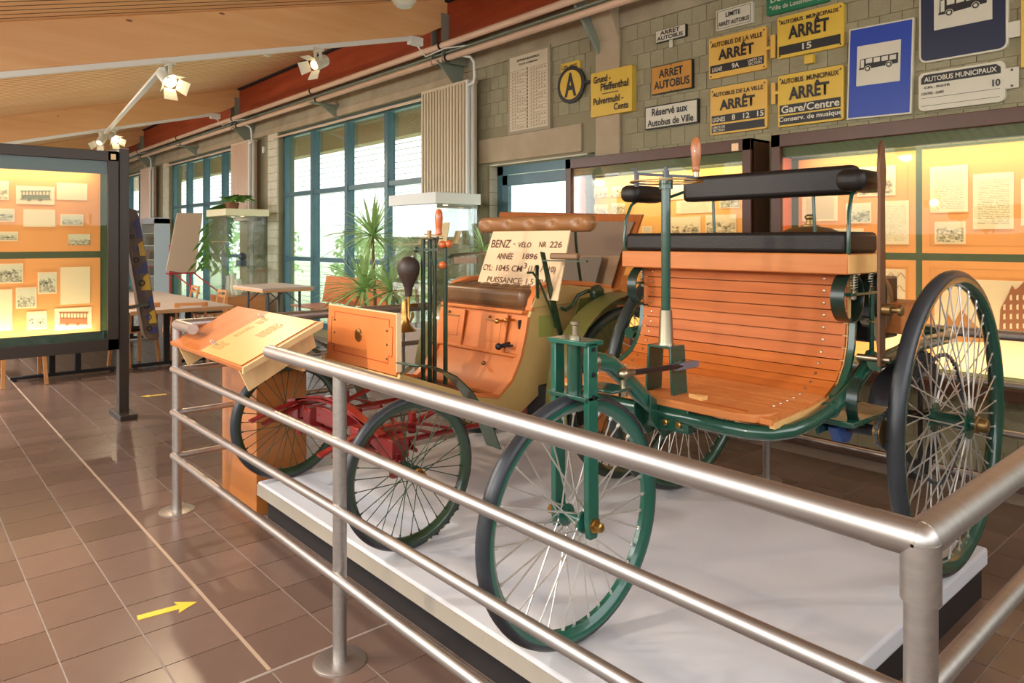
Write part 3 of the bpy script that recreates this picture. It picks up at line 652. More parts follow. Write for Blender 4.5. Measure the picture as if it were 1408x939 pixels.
# engine behind the seat
part('water_dome', MB().lathe([(.17, 0), (.168, .02), (.145, .05), (.09, .075), (.04, .083), (.04, .09), (.02, .093), (.017, .115), (.024, .122), (.024, .132), (.012, .14)], (-1.60, 3.25, 1.58), (0, 0, 1), 32), m_abrass, tr)
part('water_tank', MB().cyl((-1.60, 3.25, 1.3), (-1.60, 3.25, 1.58), .17, n=32), m_abrass, tr)
part('engine_block', MB().box(-1.62, -1.27, 3.1, 3.4, 1.17, 1.44).cyl((-1.45, 3.0, 1.25), (-1.45, 3.4, 1.25), .09, n=20), m_black, tr, bevel=.01)
part('belt_pulley', MB().lathe([(.11, 0), (.112, .01), (.112, .06), (.10, .062), (.05, .05), (.04, .075), (.02, .08)], (-1.30, 3.16, 1.33), (1, 0, 0), 30), m_nick, tr)
part('ignition_box', MB().box(-1.33, -1.2, 3.25, 3.5, 1.20, 1.33), m_oak, tr, bevel=.004)
part('oil_can', MB().cyl((-1.36, 3.02, 1.13), (-1.36, 3.02, 1.27), .045, n=20), m_nick, tr)
part('sector_plate', MB().strap([(-1.2, 2.84+.22*sin(radians(a))*.6+.08, 1.02+.26*cos(radians(a))) for a in range(5, 70, 8)][::-1], .022, .006, (1, 0, 0)), m_nick, tr)
lv = MB(); lv.prism([(2.768, 1.13), (2.818, 1.13), (2.820, 1.45), (2.816, 1.76), (2.826, 1.86), (2.812, 1.95), (2.794, 1.972), (2.776, 1.95), (2.765, 1.86), (2.774, 1.76), (2.768, 1.45)], 0, -1.108, -1.096)
part('brake_lever', lv, mat('browned_steel', '#6b4a32', .45, .5), tr, bevel=.002)
part('lever_knob', MB().lathe([(.022, 0), (.022, .03), (.01, .032), (.01, .052), (.02, .055), (.02, .068), (.008, .072)], (-1.096, 2.795, 1.342), (1, 0, 0), 16), m_abrass, tr)
part('lever_pivot', MB().cyl((-1.19, 2.795, 1.155), (-1.07, 2.795, 1.155), .012, n=10), m_nick, tr)
part('band_brake_arm', MB().strap([(-1.1, 2.76, .99), (-1.1, 2.78, 1.04), (-1.1, 2.84, 1.08), (-1.1, 2.95, 1.11), (-1.1, 3.1, 1.115)], .07, .008, (1, 0, 0)), m_black, tr)
part('brake_curl', MB().strap([(-1.15, 2.72+.07*cos(radians(a)), 1.0+.085*sin(radians(a))) for a in range(90, 290, 20)], .04, .006, (1, 0, 0)), m_dkgreen, tr)
part('shaft_bearing', MB().prism([(2.66, .90), (2.86, .94), (2.80, .86), (2.76, .83), (2.70, .84)], 0, -1.245, -1.205), m_blue, tr, bevel=.004)
part('jack_shaft', MB().cyl((-1.26, 2.75, .895), (-1.08, 2.75, .895), .022, n=16), m_black, tr)
part('drive_sprocket', MB().cyl((-1.10, 2.75, .895), (-1.075, 2.75, .895), .045, n=20), m_abrass, tr)
def sprocket(c, R, w_, nt, m):
    prof_ = []
    for i in range(nt*2):
        a = 2*pi*i/(nt*2); r_ = R if i % 2 else R-.012; prof_.append((c[1]+r_*cos(a), c[2]+r_*sin(a)))
    b = MB().prism(prof_, 0, c[0]-w_/2, c[0]+w_/2); return b
for x_ in (-1.165, -2.275):
    part('chain_wheel', MB().lathe([(.19, -.006), (.262, -.006), (.27, 0), (.262, .006), (.19, .006)], (x_, 3.36, PZ+.63), (1, 0, 0), 60, closed=True).beam((x_, 3.15, PZ+.63), (x_, 3.57, PZ+.63), .01, .03, (0, 0, 1)).beam((x_, 3.36, PZ+.42), (x_, 3.36, PZ+.84), .01, .03, (0, 1, 0)), m_blackm, tr)
    tt_ = MB()
    for i in range(48): a = 2*pi*i/48; tt_.box(x_-.004, x_+.004, 3.36+.272*cos(a)-.006, 3.36+.272*cos(a)+.006, PZ+.63+.272*sin(a)-.006, PZ+.63+.272*sin(a)+.006)
    part('sprocket_teeth', tt_, m_blackm, tr, kind='stuff')
ch = MB(); c0, c1, ra, rb = (2.75, .895), (3.36, .845), .045, .27
P = []; 
for i in range(9): a = radians(100+160*i/8); P.append((c0[0]+ra*cos(a), c0[1]+ra*sin(a)))
for i in range(15): a = radians(-110+220*i/14); P.append((c1[0]+rb*cos(a), c1[1]+rb*sin(a)))
pp = []; P.append(P[0])
for a, b in zip(P[:-1], P[1:]):
    k = max(1, int(math.hypot(b[0]-a[0], b[1]-a[1])/.014)); pp += [(a[0]+(b[0]-a[0])*j/k, a[1]+(b[1]-a[1])*j/k) for j in range(k)]
for i, (y_, z_) in enumerate(pp):
    q = pp[(i+1) % len(pp)]
    if i % 2 == 0: ch.beam((-1.085, y_, z_), (-1.085, q[0], q[1]), .016, .012, (1, 0, 0))
    else: ch.beam((-1.085, y_, z_), (-1.085, q[0], q[1]), .008, .009, (1, 0, 0))
part('drive_chain', ch, m_dgrey, tr)
# ================================================================== FOUR-WHEELED VELO
VX = -3.36
ve = thing('four_wheeled_motor_carriage', (VX, 2.5, PZ), 'small four-wheeled motor carriage with orange and olive body and tan buttoned seat', 'vehicle')
for x_, o_ in ((-2.72, 1), (-4.0, -1)):
    wp = wheel(ve, (x_, 1.775, PZ+.342), .342, .024, 34, (-.05, .03) if o_ > 0 else (-.03, .05), .026, 1.0, m_spokeg, m_dgreen, m_tire, .0022, 'front_wheel', rimw=.019, rimd=.028, hubr=.016, cap=.026, capm=m_brass, outx=o_)
    wheel(ve, (x_, 3.27, PZ+.5), .5, .026, 36, (-.05, .04), .03, 1.0, m_spokeg, m_dgreen, m_tired, .0024, 'rear_wheel', rimw=.02, rimd=.03, hubr=.022, cap=.022, capm=m_brass, outx=o_)
part('rear_axle', MB().cyl((-4.0, 3.27, PZ+.5), (-2.72, 3.27, PZ+.5), .016), m_ored, ve)
# raised letters on the near tyre
for k in range(9):
    a = radians(285+k*4.2); b = MB(); c = Vector((-2.72+.0235, 1.775+.331*cos(a), PZ+.342+.331*sin(a)))
    d1 = Vector((0, -sin(a), cos(a)))*.0065; d2 = Vector((0, cos(a), sin(a)))*.006
    if k % 3 == 0: b.add([c-d1-d2, c+d1-d2, c+d1+d2, c-d1+d2], [(0, 1, 2, 3)])
    elif k % 3 == 1: b.add([c-d1-d2, c+d1-d2, c+d2], [(0, 1, 2)])
    else: b.lathe([(.004, 0), (.0065, 0)], c, (1, 0, 0), 10)
    part('tyre_letter', b, m_swhite, ve)
# red running gear
xg = MB().beam((-3.95, 1.775, .575), (-2.78, 1.775, .575), .035, .05); part('front_axle_beam', xg, m_ored, ve, bevel=.004)
for s in (-1, 1):
    X = lambda x: VX+s*(x-VX)
    part('stub_axle', MB().cyl((X(-2.90), 1.775, .557), (X(-2.76), 1.775, .557), .02).cyl((X(-2.86), 1.775, .50), (X(-2.86), 1.775, .66), .022).box(min(X(-2.93), X(-2.80)), max(X(-2.93), X(-2.80)), 1.73, 1.82, .60, .69), m_ored, ve, bevel=.004)
    part('axle_perch', MB().beam((X(-3.0), 1.76, .66), (X(-2.80), 1.775, .60), .05, .06), m_ored, ve, bevel=.004)
    part('leaf_spring', MB().strap([(X(-2.96), 1.45+i*.08, .64+.075*sin(pi*i/9)) for i in range(10)], .04, .012, (1, 0, 0)).strap([(X(-2.96), 1.52+i*.066, .615+.075*sin(pi*i/9)) for i in range(9)], .04, .012, (1, 0, 0)), m_ored, ve)
    part('reach_rod', MB().tube([(X(-2.98), 1.86, .62), (X(-2.96), 2.3, .625), (X(-2.96), 2.9, .60), (X(-2.95), 3.25, .70)], .014, 8), m_ored, ve)
    part('body_iron', MB().tube([(X(-3.0), 1.80, .66), (X(-3.02), 1.95, .67), (X(-3.02), 2.1, .72), (X(-3.02), 2.2, .76)], .015, 8).cyl((X(-3.02), 1.98, .64), (X(-3.02), 1.98, .74), .02), m_ored, ve)
    part('steering_link', MB().tube([(X(-2.88), 1.90, .60), (X(-3.1), 1.95, .64), (X(-3.34), 2.02, .70)], .011, 8), m_ored, ve)
part('transverse_spring', MB().strap([(-3.85+i*.098, 1.72, .70+.07*sin(pi*i/10)) for i in range(11)], .045, .014, (0, 1, 0)).strap([(-3.75+i*.078, 1.72, .72+.07*sin(pi*i/10)) for i in range(11)], .045, .012, (0, 1, 0)), m_ored, ve)
for q_ in ((-3.46, -3.26, 1.68, 1.84, .66, .74), (-3.66, -3.58, 1.70, 1.83, .60, .70), (-3.14, -3.06, 1.70, 1.83, .60, .70)): part('spring_seat', MB().box(*q_), m_ored, ve, bevel=.006)
part('tie_rod', MB().cyl((-3.86, 1.90, .60), (-2.86, 1.90, .60), .010, n=8), m_ored, ve)
part('differential_case', MB().lathe([(.02, -.1), (.09, -.06), (.1, 0), (.09, .06), (.02, .1)], (-3.2, 2.95, .62), (1, 0, 0), 20), m_ored, ve)
part('crankcase', MB().box(-3.05, -2.86, 2.78, 3.1, .52, .78).cyl((-2.9, 2.85, .62), (-2.82, 2.85, .62), .08, n=18), m_blackm, ve, bevel=.01)
# coachwork
side = [(2.735, 1.22), (2.712, 1.17), (2.69, 1.07), (2.655, .95), (2.59, .83), (2.49, .755), (2.30, .795), (1.87, .955), (1.86, .93), (2.20, .745), (2.40, .63), (2.53, .60), (2.66, .65), (2.90, .79), (3.14, .93), (3.42, 1.10), (3.42, 1.28), (3.14, 1.30), (2.95, 1.30)]
for s, m_ in ((1, m_olive), (-1, m_olive)):
    xo = VX+s*.41; part('side_panel', MB().prism(side, 0, xo-s*.025, xo), m_, ve, bevel=.004)
    rail_ = [(xo-s*.03, 2.73, 1.20), (xo-s*.03, 2.74, 1.26), (xo-s*.03, 2.79, 1.32), (xo-s*.03, 2.87, 1.345), (xo-s*.03, 3.0, 1.35), (xo-s*.03, 3.2, 1.335), (xo-s*.03, 3.4, 1.30)]
    part('arm_roll', MB().strap(rail_, .075, .03, (1, 0, 0)), m_body, ve, bevel=.006)
    part('side_moulding', MB().prism([(2.72, 1.22), (2.745, 1.27), (2.80, 1.318), (2.87, 1.335), (3.0, 1.338), (3.4, 1.295), (3.4, 1.235)], 0, xo, xo+s*.012), m_olive, ve, bevel=.004)
    part('front_rim', MB().strap([(xo-s*.02, y_-.008, z_) for y_, z_ in side[1:7]], .05, .02, (1, 0, 0)), m_body, ve, bevel=.003)
    part('maker_panel', MB().box(min(xo, xo+s*.004), max(xo, xo+s*.004), 2.78, 2.90, 1.05, 1.17), mat('green_patch%d' % (s+1), '#98984e', .5), ve)
fb = MB().prism([(2.722, 1.21), (2.705, 1.15), (2.68, 1.03), (2.645, .92), (2.58, .81), (2.50, .765), (2.50, .745), (2.60, .78), (2.67, .9), (2.72, 1.05), (2.76, 1.2)], 0, VX-.39, VX+.39)
part('front_panel', fb, m_body, ve)
part('seat_box', MB().box(VX-.39, VX+.39, 2.76, 3.42, .80, 1.205), m_body, ve)
part('front_moulding', MB().box(VX-.385, VX+.385, 2.675, 2.72, 1.185, 1.205).box(VX-.385, VX+.385, 2.632, 2.67, .945, .962), m_body, ve, bevel=.004)
# locker doors on the front panel
def door(x0, x1):
    Mx = Matrix.Translation((0, 2.692, 1.178)) @ Matrix.Rotation(radians(-9.5), 4, 'X'); b = MB(); b.M = Mx
    b.box(x0, x1, -.012, .0, -.23, -.005); d = part('locker_door', b, m_body, ve, bevel=.003)
    b = MB(); b.M = Mx; b.box(x0+.05, x1-.045, -.016, -.012, -.17, -.055); part('door_panel', b, m_body, d, bevel=.003)
    b = MB(); b.M = Mx; b.box(x0+.05, x1-.045, -.02, -.012, -.052, -.045).sph((x0+.085, -.022, -.03), .009, 10); part('door_catch', b, m_abrass, d)
    b = MB(); b.M = Mx; b.box(x0+.03, x0+.07, -.018, -.006, -.235, -.225).box(x1-.07, x1-.03, -.018, -.006, -.235, -.225); part('door_hinge', b, m_body, d)
door(-3.73, -3.50); door(-3.33, -3.10)
part('control_tap', MB().cyl((-3.115, 2.69, 1.135), (-3.115, 2.62, 1.14), .008, n=10).sph((-3.115, 2.615, 1.14), .015, 12), m_brass, ve)
b = MB()
b.cyl((-3.05, 2.69, 1.145), (-3.05, 2.63, 1.15), .007, n=10).sph((-3.05, 2.625, 1.15), .012, 12)
part('control_tap', b, m_brass, ve)
part('control_tap', MB().cyl((-3.08, 2.68, 1.01), (-3.08, 2.60, 1.0), .012, n=10).beam((-3.08, 2.62, 1.003), (-3.01, 2.64, 1.01), .012, .012).sph((-3.085, 2.60, 1.0), .02, 12), m_black, ve)
part('dial_slot', MB().box(-3.005, -2.99, 2.676, 2.69, 1.10, 1.15), m_black, ve)
part('locker_knob', MB().sph((-3.22, 2.60, .89), .013, 12), m_abrass, ve)
fl_ = MB().prism([(1.87, .935), (2.30, .775), (2.50, .74), (2.50, .72), (2.30, .75), (1.87, .915)], 0, VX-.39, VX+.39); part('footboard', fl_, m_oakl, ve)
part('floor_mat', MB().prism([(2.06, .872), (2.30, .782), (2.50, .750), (2.50, .745), (2.30, .776), (2.06, .866)], 0, VX-.34, VX+.34), m_rubber, ve)
for x_ in (VX-.30, VX+.33): part('mat_edge', MB().beam((x_, 2.06, .873), (x_, 2.3, .784), .012, .006), m_black, ve)
dash = part('dashboard', MB().prism([(1.872, .937), (1.89, .937), (1.90, 1.235), (1.882, 1.235)], 0, VX-.36, VX+.365), m_body, ve, bevel=.003)
part('dash_top_edge', MB().box(VX-.36, VX+.365, 1.883, 1.90, 1.235, 1.24).box(VX+.365, VX+.37, 1.873, 1.9, .955, 1.24), m_card, dash)
pi_ = MB(); x0, x1, z0, z1, k = VX-.315, VX+.325, .99, 1.205, .035
pth = [(x0+k, z0), (x1-k, z0), (x1-k, z0+k), (x1, z0+k), (x1, z1-k), (x1-k, z1-k), (x1-k, z1), (x0+k, z1), (x0+k, z1-k), (x0, z1-k), (x0, z0+k), (x0+k, z0+k)]
for i in range(12):
    a, b = pth[i], pth[(i+1) % 12]; f_ = lambda z: 1.871+(z-.955)*.0357; pi_.beam((a[0], f_(a[1]), a[1]), (b[0], f_(b[1]), b[1]), .003, .002, (0, 1, 0) if a[1] == b[1] else (0, 1, 0))
part('pinstripe', pi_, m_pinst, dash)
st = MB()
for x_, z_ in ((x0+.04, 1.16), (x0+.04, 1.09), (x0+.04, 1.02), (x1-.05, 1.15), (x1-.05, 1.08), (x1-.05, 1.01)): st.sph((x_, 1.874, z_), .006, 8)
part('dash_rivet', st, m_abrass, dash)
part('medallion', MB().lathe([(.001, .012), (.02, .011), (.034, .006), (.036, 0)], (VX-.01, 1.877, 1.10), (0, -1, 0), 26), m_brass, dash)
part('dash_support', MB().beam((VX+.02, 1.9, .95), (VX+.02, 2.06, .87), .05, .02), m_dgreen, ve)
# mudguards
def guard(x_, cy, czz, r, a0, a1, w_, m, nm='mudguard'):
    return part(nm, MB().strap(arc(cy, czz, r, a0, a1, 18, x_), w_, .006, (1, 0, 0)), m, ve)
for s in (1, -1):
    X = lambda x: VX+s*(x-VX)
    path = [(X(-2.73), 1.74, 1.045), (X(-2.73), 1.80, 1.035), (X(-2.73), 1.90, 1.015), (X(-2.73), 2.0, .965), (X(-2.73), 2.09, .885), (X(-2.73), 2.16, .79), (X(-2.73), 2.22, .69), (X(-2.73), 2.27, .575)]
    part('front_mudguard', MB().strap(path, .11, .006, (1, 0, 0)), m_dgreen, ve)
    part('mudguard_stay', MB().strap([(X(-2.74), 1.80, 1.03), (X(-2.92), 1.86, .96)], .03, .008, (0, 1, 0)), m_dgreen, ve)
    guard(X(-2.72), 3.27, .715, .575, 60, 195, .15, m_olived, 'rear_mudguard')
    pol = [(3.27+.575*cos(radians(a)), .715+.575*sin(radians(a))) for a in range(75, 200, 8)]+[(3.27+.50*cos(radians(a)), .715+.50*sin(radians(a))) for a in range(195, 74, -8)]
    part('mudguard_skirt', MB().prism(pol, 0, X(-2.80)-.003, X(-2.80)+.003), m_olived, ve)
pol = [(2.70, .60), (3.02, 1.26), (3.34, 1.29), (3.34, 1.0), (3.0, .78), (2.88, .60)]
part('wing_panel', MB().prism(pol, 0, -2.86, -2.85), m_olived, ve)
# seat, back roll
def tufted(x0, x1, y0, y1, z0, z1, nx, ny, m, parent, name):
    b = MB(); NX, NY = nx*6, ny*6; vs = []; fs = []
    for i in range(NX+1):
        for j in range(NY+1):
            fx, fy = i/NX, j/NY; e = min(fx, 1-fx)*(x1-x0); g = min(fy, 1-fy)*(y1-y0); ed = min(1, e/.05)*min(1, g/.05)
            h = (z1-z0)*(1-.55*(1-min(1, e/.05))**2)*(1-.55*(1-min(1, g/.05))**2); dd = abs(sin(pi*nx*fx))*abs(sin(pi*ny*fy)); h -= .012*(1-dd)**3*ed
            vs.append((x0+(x1-x0)*fx, y0+(y1-y0)*fy, z0+h))
    for i in range(NX):
        for j in range(NY): a = i*(NY+1)+j; fs.append((a, a+1, a+NY+2, a+NY+1))
    b.add(vs, fs, True); b.prism([(x0+.006, y0+.004), (x1-.006, y0+.004), (x1-.006, y1-.004), (x0+.006, y1-.004)], 2, z0-.0, z0+(z1-z0)*.42)
    return part(name, b, m, parent)
tufted(VX-.37, VX+.375, 2.70, 3.15, 1.208, 1.335, 8, 4, m_leathd, ve, 'seat_cushion')
cushion('seat_front_roll', VX-.375, VX+.38, 2.685, 2.80, 1.206, 1.325, m_leathd, .04, ve)
br_ = MB(); NX, NT = 60, 20; vs = []; fs = []
X0_, X1_ = -3.865, -2.815
for i in range(NX+1):
    fx = i/NX; x_ = X0_+(X1_-X0_)*fx; e = min(fx, 1-fx)*(X1_-X0_); R_ = .052*math.sqrt(max(0, 1-(1-min(1, e/.045))**2))+.0005
    for k in range(NT):
        a = 2*pi*k/NT; dim = 0
        for q in range(5):
            cxq = X0_+.105+q*.21; dx = abs(x_-cxq); an = abs(((a-pi*1.0+pi) % (2*pi))-pi)
            dim = max(dim, .024*math.exp(-(dx/.03)**2)*math.exp(-(an/.45)**2))
        r_ = R_*(1.0)-dim*min(1, e/.045)
        vs.append((x_, 3.10+r_*cos(a)*.9, 1.700+r_*sin(a)))
for i in range(NX):
    for k in range(NT): fs.append((i*NT+k, i*NT+(k+1) % NT, (i+1)*NT+(k+1) % NT, (i+1)*NT+k))
fs.append(tuple(range(NT))); fs.append(tuple(NX*NT+k for k in range(NT)))
roll = part('back_roll', br_.add(vs, fs, True), m_leath, ve, ang=80)
bt = MB()
for q in range(5): bt.sph((X0_+.105+q*.21, 3.10-.025, 1.70), .007, 8)
part('leather_button', bt, m_abrass, roll)
for x_ in (-3.70, -2.97): part('back_iron', MB().tube([(x_, 3.1, 1.66), (x_, 3.12, 1.5), (x_, 3.16, 1.3)], .009, 8), m_dgreen, ve)
part('rear_deck', MB().prism([(3.16, 1.235), (3.16, 1.27), (3.75, 1.22), (3.75, 1.10)], 0, VX-.40, VX+.42), m_body, ve, bevel=.006)
part('brass_cup', MB().sph((-2.80, 3.30, 1.27), .045, 16, .8), m_brass, ve)
# steering columns
cols = [(VX-.012, 2.285), (VX-.003, 2.325), (VX+.03, 2.335), (VX+.085, 2.37)]
for i, (x_, y_) in enumerate(cols):
    part('control_column', MB().cyl((x_, y_, .79), (x_, y_, 1.605 if i < 3 else 1.57), .0128, n=12), m_dgreen, ve)
part('column_top_bar', MB().box(VX-.13, VX+.09, 2.28, 2.35, 1.605, 1.611), m_dgreen, ve)
part('column_collar', MB().beam((VX-.05, 2.26, 1.545), (VX+.05, 2.345, 1.545), .03, .015).sph((VX-.045, 2.262, 1.545), .017, 10), m_dgreen, ve)
part('column_collar', MB().beam((VX-.01, 2.32, 1.475), (VX+.11, 2.385, 1.485), .012, .03), m_dgreen, ve)
part('tiller_shaft', MB().cyl((VX, 2.32, 1.60), (VX, 2.32, 1.655), .012).beam((VX-.02, 2.30, 1.632), (VX+.06, 2.37, 1.622), .012, .008), m_abrass, ve)
part('tiller_grip', MB().lathe([(.012, 0), (.02, .01), (.017, .03), (.019, .05), (.023, .10), (.021, .13), (.012, .148), (.002, .152)], (VX+.035, 2.36, 1.625), (0, 0, 1), 18), m_knob, ve)
for x_, y_, z_ in ((VX+.085, 2.35, 1.575), (VX+.11, 2.375, 1.578), (VX+.085, 2.35, 1.46)): part('lever_ball', MB().sph((x_, y_, z_), .022, 14), m_knob, ve)
part('lever_plate', MB().beam((VX+.13, 2.40, 1.485), (VX+.26, 2.46, 1.49), .02, .035), m_leathd, ve)
part('tiller_rod', MB().tube([(VX+.05, 2.36, 1.455), at(622, 351, y=2.42), at(645, 349, y=2.6), at(667, 347, y=2.8)], .010, 8), m_dgreen, ve)
# bulb horn
hx_, hy_ = VX-.03, 2.20
part('horn_bulb', MB().lathe([(.018, 0), (.023, .045), (.037, .08), (.057, .12), (.064, .155), (.056, .195), (.033, .217), (.003, .224)], (hx_, hy_, 1.285), (0, 0, 1), 24), m_rubber, ve)
hn = MB().tube([(hx_, hy_, 1.31), (hx_, hy_, 1.17), (hx_+.012, hy_+.006, 1.145), (hx_+.02, hy_+.012, 1.17), (hx_+.02, hy_+.012, 1.2)], .008, 10)
hn.lathe([(.016, 0), (.022, .06), (.025, .10), (.036, .13), (.058, .155), (.07, .163), (.066, .165), (.025, .14), (.002, .13)], (hx_-.028, hy_-.01, 1.255), (0, 0, -1), 26).tube([(hx_-.028, hy_-.01, 1.25), (hx_-.018, hy_-.005, 1.262), (hx_, hy_, 1.25)], .01, 8)
part('brass_horn', hn, m_brass, ve); part('horn_bracket', MB().beam((hx_, hy_, 1.235), (VX-.045, 2.265, 1.23), .018, .018), m_brass, ve)
# side levers on the near side
LX = -2.91
part('hand_lever', MB().prism([(2.755, 1.535), (2.782, 1.53), (2.90, 1.15), (2.955, .98), (2.925, .98), (2.862, 1.15)], 0, LX, LX+.012), m_dgreen, ve)
part('latch_rod', MB().tube([(LX, 2.66, 1.42), (LX, 2.70, 1.42), (LX, 2.75, 1.37), (LX, 2.83, 1.22), (LX, 2.88, 1.10)], .007, 8), m_dgreen, ve)
part('seat_upright', MB().beam((LX-.03, 2.76, 1.46), (LX-.03, 2.765, 1.27), .02, .008, (1, 0, 0)), m_dgreen, ve)
part('tray_bar', MB().beam((LX, 2.78, 1.485), (LX+.26, 2.86, 1.485), .03, .008), m_dgreen, ve)
part('wooden_grip_block', MB().beam((LX+.03, 2.81, 1.51), (LX+.20, 2.86, 1.51), .04, .035), mat('worn_wood', '#8a6848', .5), ve, bevel=.01)
part('lamp_bracket', MB().tube([(LX+.02, 2.90, 1.215), (LX+.03, 2.93, 1.20), (LX+.03, 2.98, 1.22), (LX+.04, 3.02, 1.28), (LX+.05, 3.08, 1.30), (LX+.06, 3.13, 1.305)], .011, 10), m_dgreen, ve)
part('bracket_disc', MB().lathe([(.045, 0), (.05, .01), (.05, .03), (.04, .04)], (LX+.07, 3.13, 1.29), (1, 0, 0), 20), m_dgreen, ve)
# show card leaning on the seat
card = thing('information_card', (-3.22, 2.9, 1.33), 'cream card with brown lettering leaning on the tan seat', 'sign')
Mc = Matrix(((1, 0, 0, 0), (0, 1, .33, -.33*1.33), (0, 0, 1, 0), (0, 0, 0, 1)))
b = MB(); b.M = Mc; b.prism([(-3.60, 1.26), (-2.845, 1.26), (-2.875, 1.655), (-3.565, 1.655)], 1, 2.852, 2.86); part('card_panel', b, m_card, card)
yc = 2.849
for s_, bx in (('BENZ', (-3.545, -3.36, 1.552, 1.602)), ('-', (-3.335, -3.315, 1.573, 1.579)), ('VÉLO', (-3.29, -3.17, 1.555, 1.595)), ('NR', (-3.10, -3.04, 1.557, 1.590)), ('226', (-3.01, -2.91, 1.555, 1.592)),
               ('ANNÉE', (-3.46, -3.31, 1.482, 1.527)), ('1896', (-3.22, -3.09, 1.485, 1.520)), ('CYL:', (-3.57, -3.48, 1.408, 1.446)), ('1045 CM', (-3.44, -3.20, 1.408, 1.446)), ('3', (-3.19, -3.165, 1.43, 1.463)), ('(110 / 110)', (-3.145, -2.915, 1.404, 1.448)),
               ('PUISSANCE: 1,5 CV', (-3.50, -2.97, 1.332, 1.372))):
    text(s_, bx, yc, m_cardink, card, M=Mc, bold=.01)
# ================================================================== LECTERNS
le = thing('wooden_lectern', (-4.4, 1.77, 0), 'wooden lectern with tilted veneer board bolted to the railing corner', 'lectern')
part('pedestal', MB().box(-4.66, -4.10, 1.62, 1.93, 0, 1.0), m_lect, le, bevel=.004)
def lz(y): return 1.0+(y-1.26)*.47
x0, x1, y0, y1 = -4.50, -3.355, 1.262, 1.66
part('board', MB().prism([(y0, lz(y0)), (y1, lz(y1)), (y1-.008, lz(y1)-.022), (y0+.006, lz(y0)-.022)], 0, x0, x1), m_lectt, le, bevel=.003)
part('board_lip', MB().prism([(x1, 0), (x1+.012, 0), (x1+.012, 1), (x1, 1)], 2, 0, .001) if False else MB().prism([(y0-.004, lz(y0)-.026), (y0-.004, lz(y0)+.004), (y0+.012, lz(y0)+.01), (y1+.004, lz(y1)+.004), (y1, lz(y1)-.03)], 0, x1, x1+.014), m_birch, le)
for xx in (x1-.12, x0+.10):
    part('board_wing', MB().prism([(y0+.02, lz(y0)-.025), (y1-.01, lz(y1)-.03), (y1+.02, lz(y1)-.14), (y0+.07, lz(y0)-.135)], 0, xx, xx+.018), m_birch, le)
part('wing_brace', MB().box(x0+.1, x1-.1, 1.60, 1.62, .93, 1.12), m_birch, le)
Msl = Matrix(((1, 0, 0, 0), (0, 1, 0, 0), (0, .47, 1, 1.0-1.26*.47), (0, 0, 0, 1)))
b = MB(); b.M = Msl; b.prism([(-3.98, 1.27), (-3.39, 1.27), (-3.39, 1.65), (-3.98, 1.65)], 2, .002, .005); sleeve = part('document_sleeve', b, m_paper, le)
def ltext(s_, x0_, x1_, ya, yb):
    MM = Matrix(((1, 0, 0, 0), (0, 0, 1, 0), (0, .0, .47, 1.0-1.26*.47+.0065), (0, 0, 0, 1))); text(s_, (x0_, x1_, ya, yb), 0, m_ink, sleeve, 'print', M=MM)
# the print lies turned a quarter on the board
def lblock(xa, xb, ya, yb, n_):
    b = MB(); b.M = Msl; rnd = random.Random(n_)
    for i in range(n_):
        x_ = xa+(xb-xa)*i/n_; y_ = ya
        while y_ < yb-.01:
            l = rnd.uniform(.008, .03); b.box(x_, x_+(xb-xa)/n_*.45, y_, min(y_+l, yb), .0052, .0058); y_ += l+.006
    part('print', b, mat('print_ink%d' % n_, '#a37f44', .6), sleeve)
lblock(-3.93, -3.80, 1.31, 1.37, 7); lblock(-3.92, -3.86, 1.42, 1.52, 3); lblock(-3.93, -3.84, 1.545, 1.60, 4); lblock(-3.72, -3.6, 1.46, 1.58, 8)
for yy in (1.335, 1.60):
    b = MB(); b.M = Msl; b.tube([(-4.02, yy, .012), (-3.94, yy-.012, .014), (-3.925, yy-.006, .013), (-3.94, yy, .011), (-4.03, yy+.012, .012), (-4.04, yy+.006, .012)], .0022, 6, closed=True)
    part('paper_clip', b, m_steel, le)
# second lectern at the back rail, its display side towards the wall ----------
l2 = thing('display_lectern', (-4.1, 4.6, 0), 'tilted display desk with grey panels and orange edge behind the carriages', 'lectern')
bl_, br2 = at(700, 288, y=4.35), at(885, 296, y=4.35)
part('pedestal', MB().box(-4.35, -3.95, 4.5, 4.8, 0, 1.3), m_lect, l2, bevel=.004)
def Q(u, v, y): return at(u, v, y=y)
def quadslab(name, pts_, t, m, parent):
    a = [Vector(p) for p in pts_]; nn = (a[1]-a[0]).cross(a[3]-a[0]).normalized()*t; b = MB().add(a+[p+nn for p in a], [(0, 1, 2, 3), (4, 5, 6, 7)]+[(i, (i+1) % 4, 4+(i+1) % 4, 4+i) for i in range(4)]); return part(name, b, m, parent, bevel=.002)
quadslab('board', [Q(690, 291, 4.32), Q(886, 295, 4.32), Q(852, 395, 4.52), Q(672, 400, 4.52)], -.03, m_lectt, l2)
quadslab('underside_panel', [Q(700, 303, 4.29), Q(872, 305, 4.29), Q(852, 352, 4.37), Q(690, 352, 4.37)], .006, mat('shade_grey', '#8a7460', .6), l2)  # grey panel tones carry the sharp shade shapes on the desk's back
quadslab('underside_panel', [Q(690, 352, 4.35), Q(852, 352, 4.35), Q(838, 400, 4.46), Q(680, 400, 4.46)], .012, mat('panel_beige', '#a98a6c', .6), l2)
quadslab('inner_shade', [Q(775, 353, 4.28), Q(828, 353, 4.28), Q(815, 402, 4.38), Q(765, 402, 4.38)], .01, mat('panel_shade_grey', '#7f7263', .6), l2)
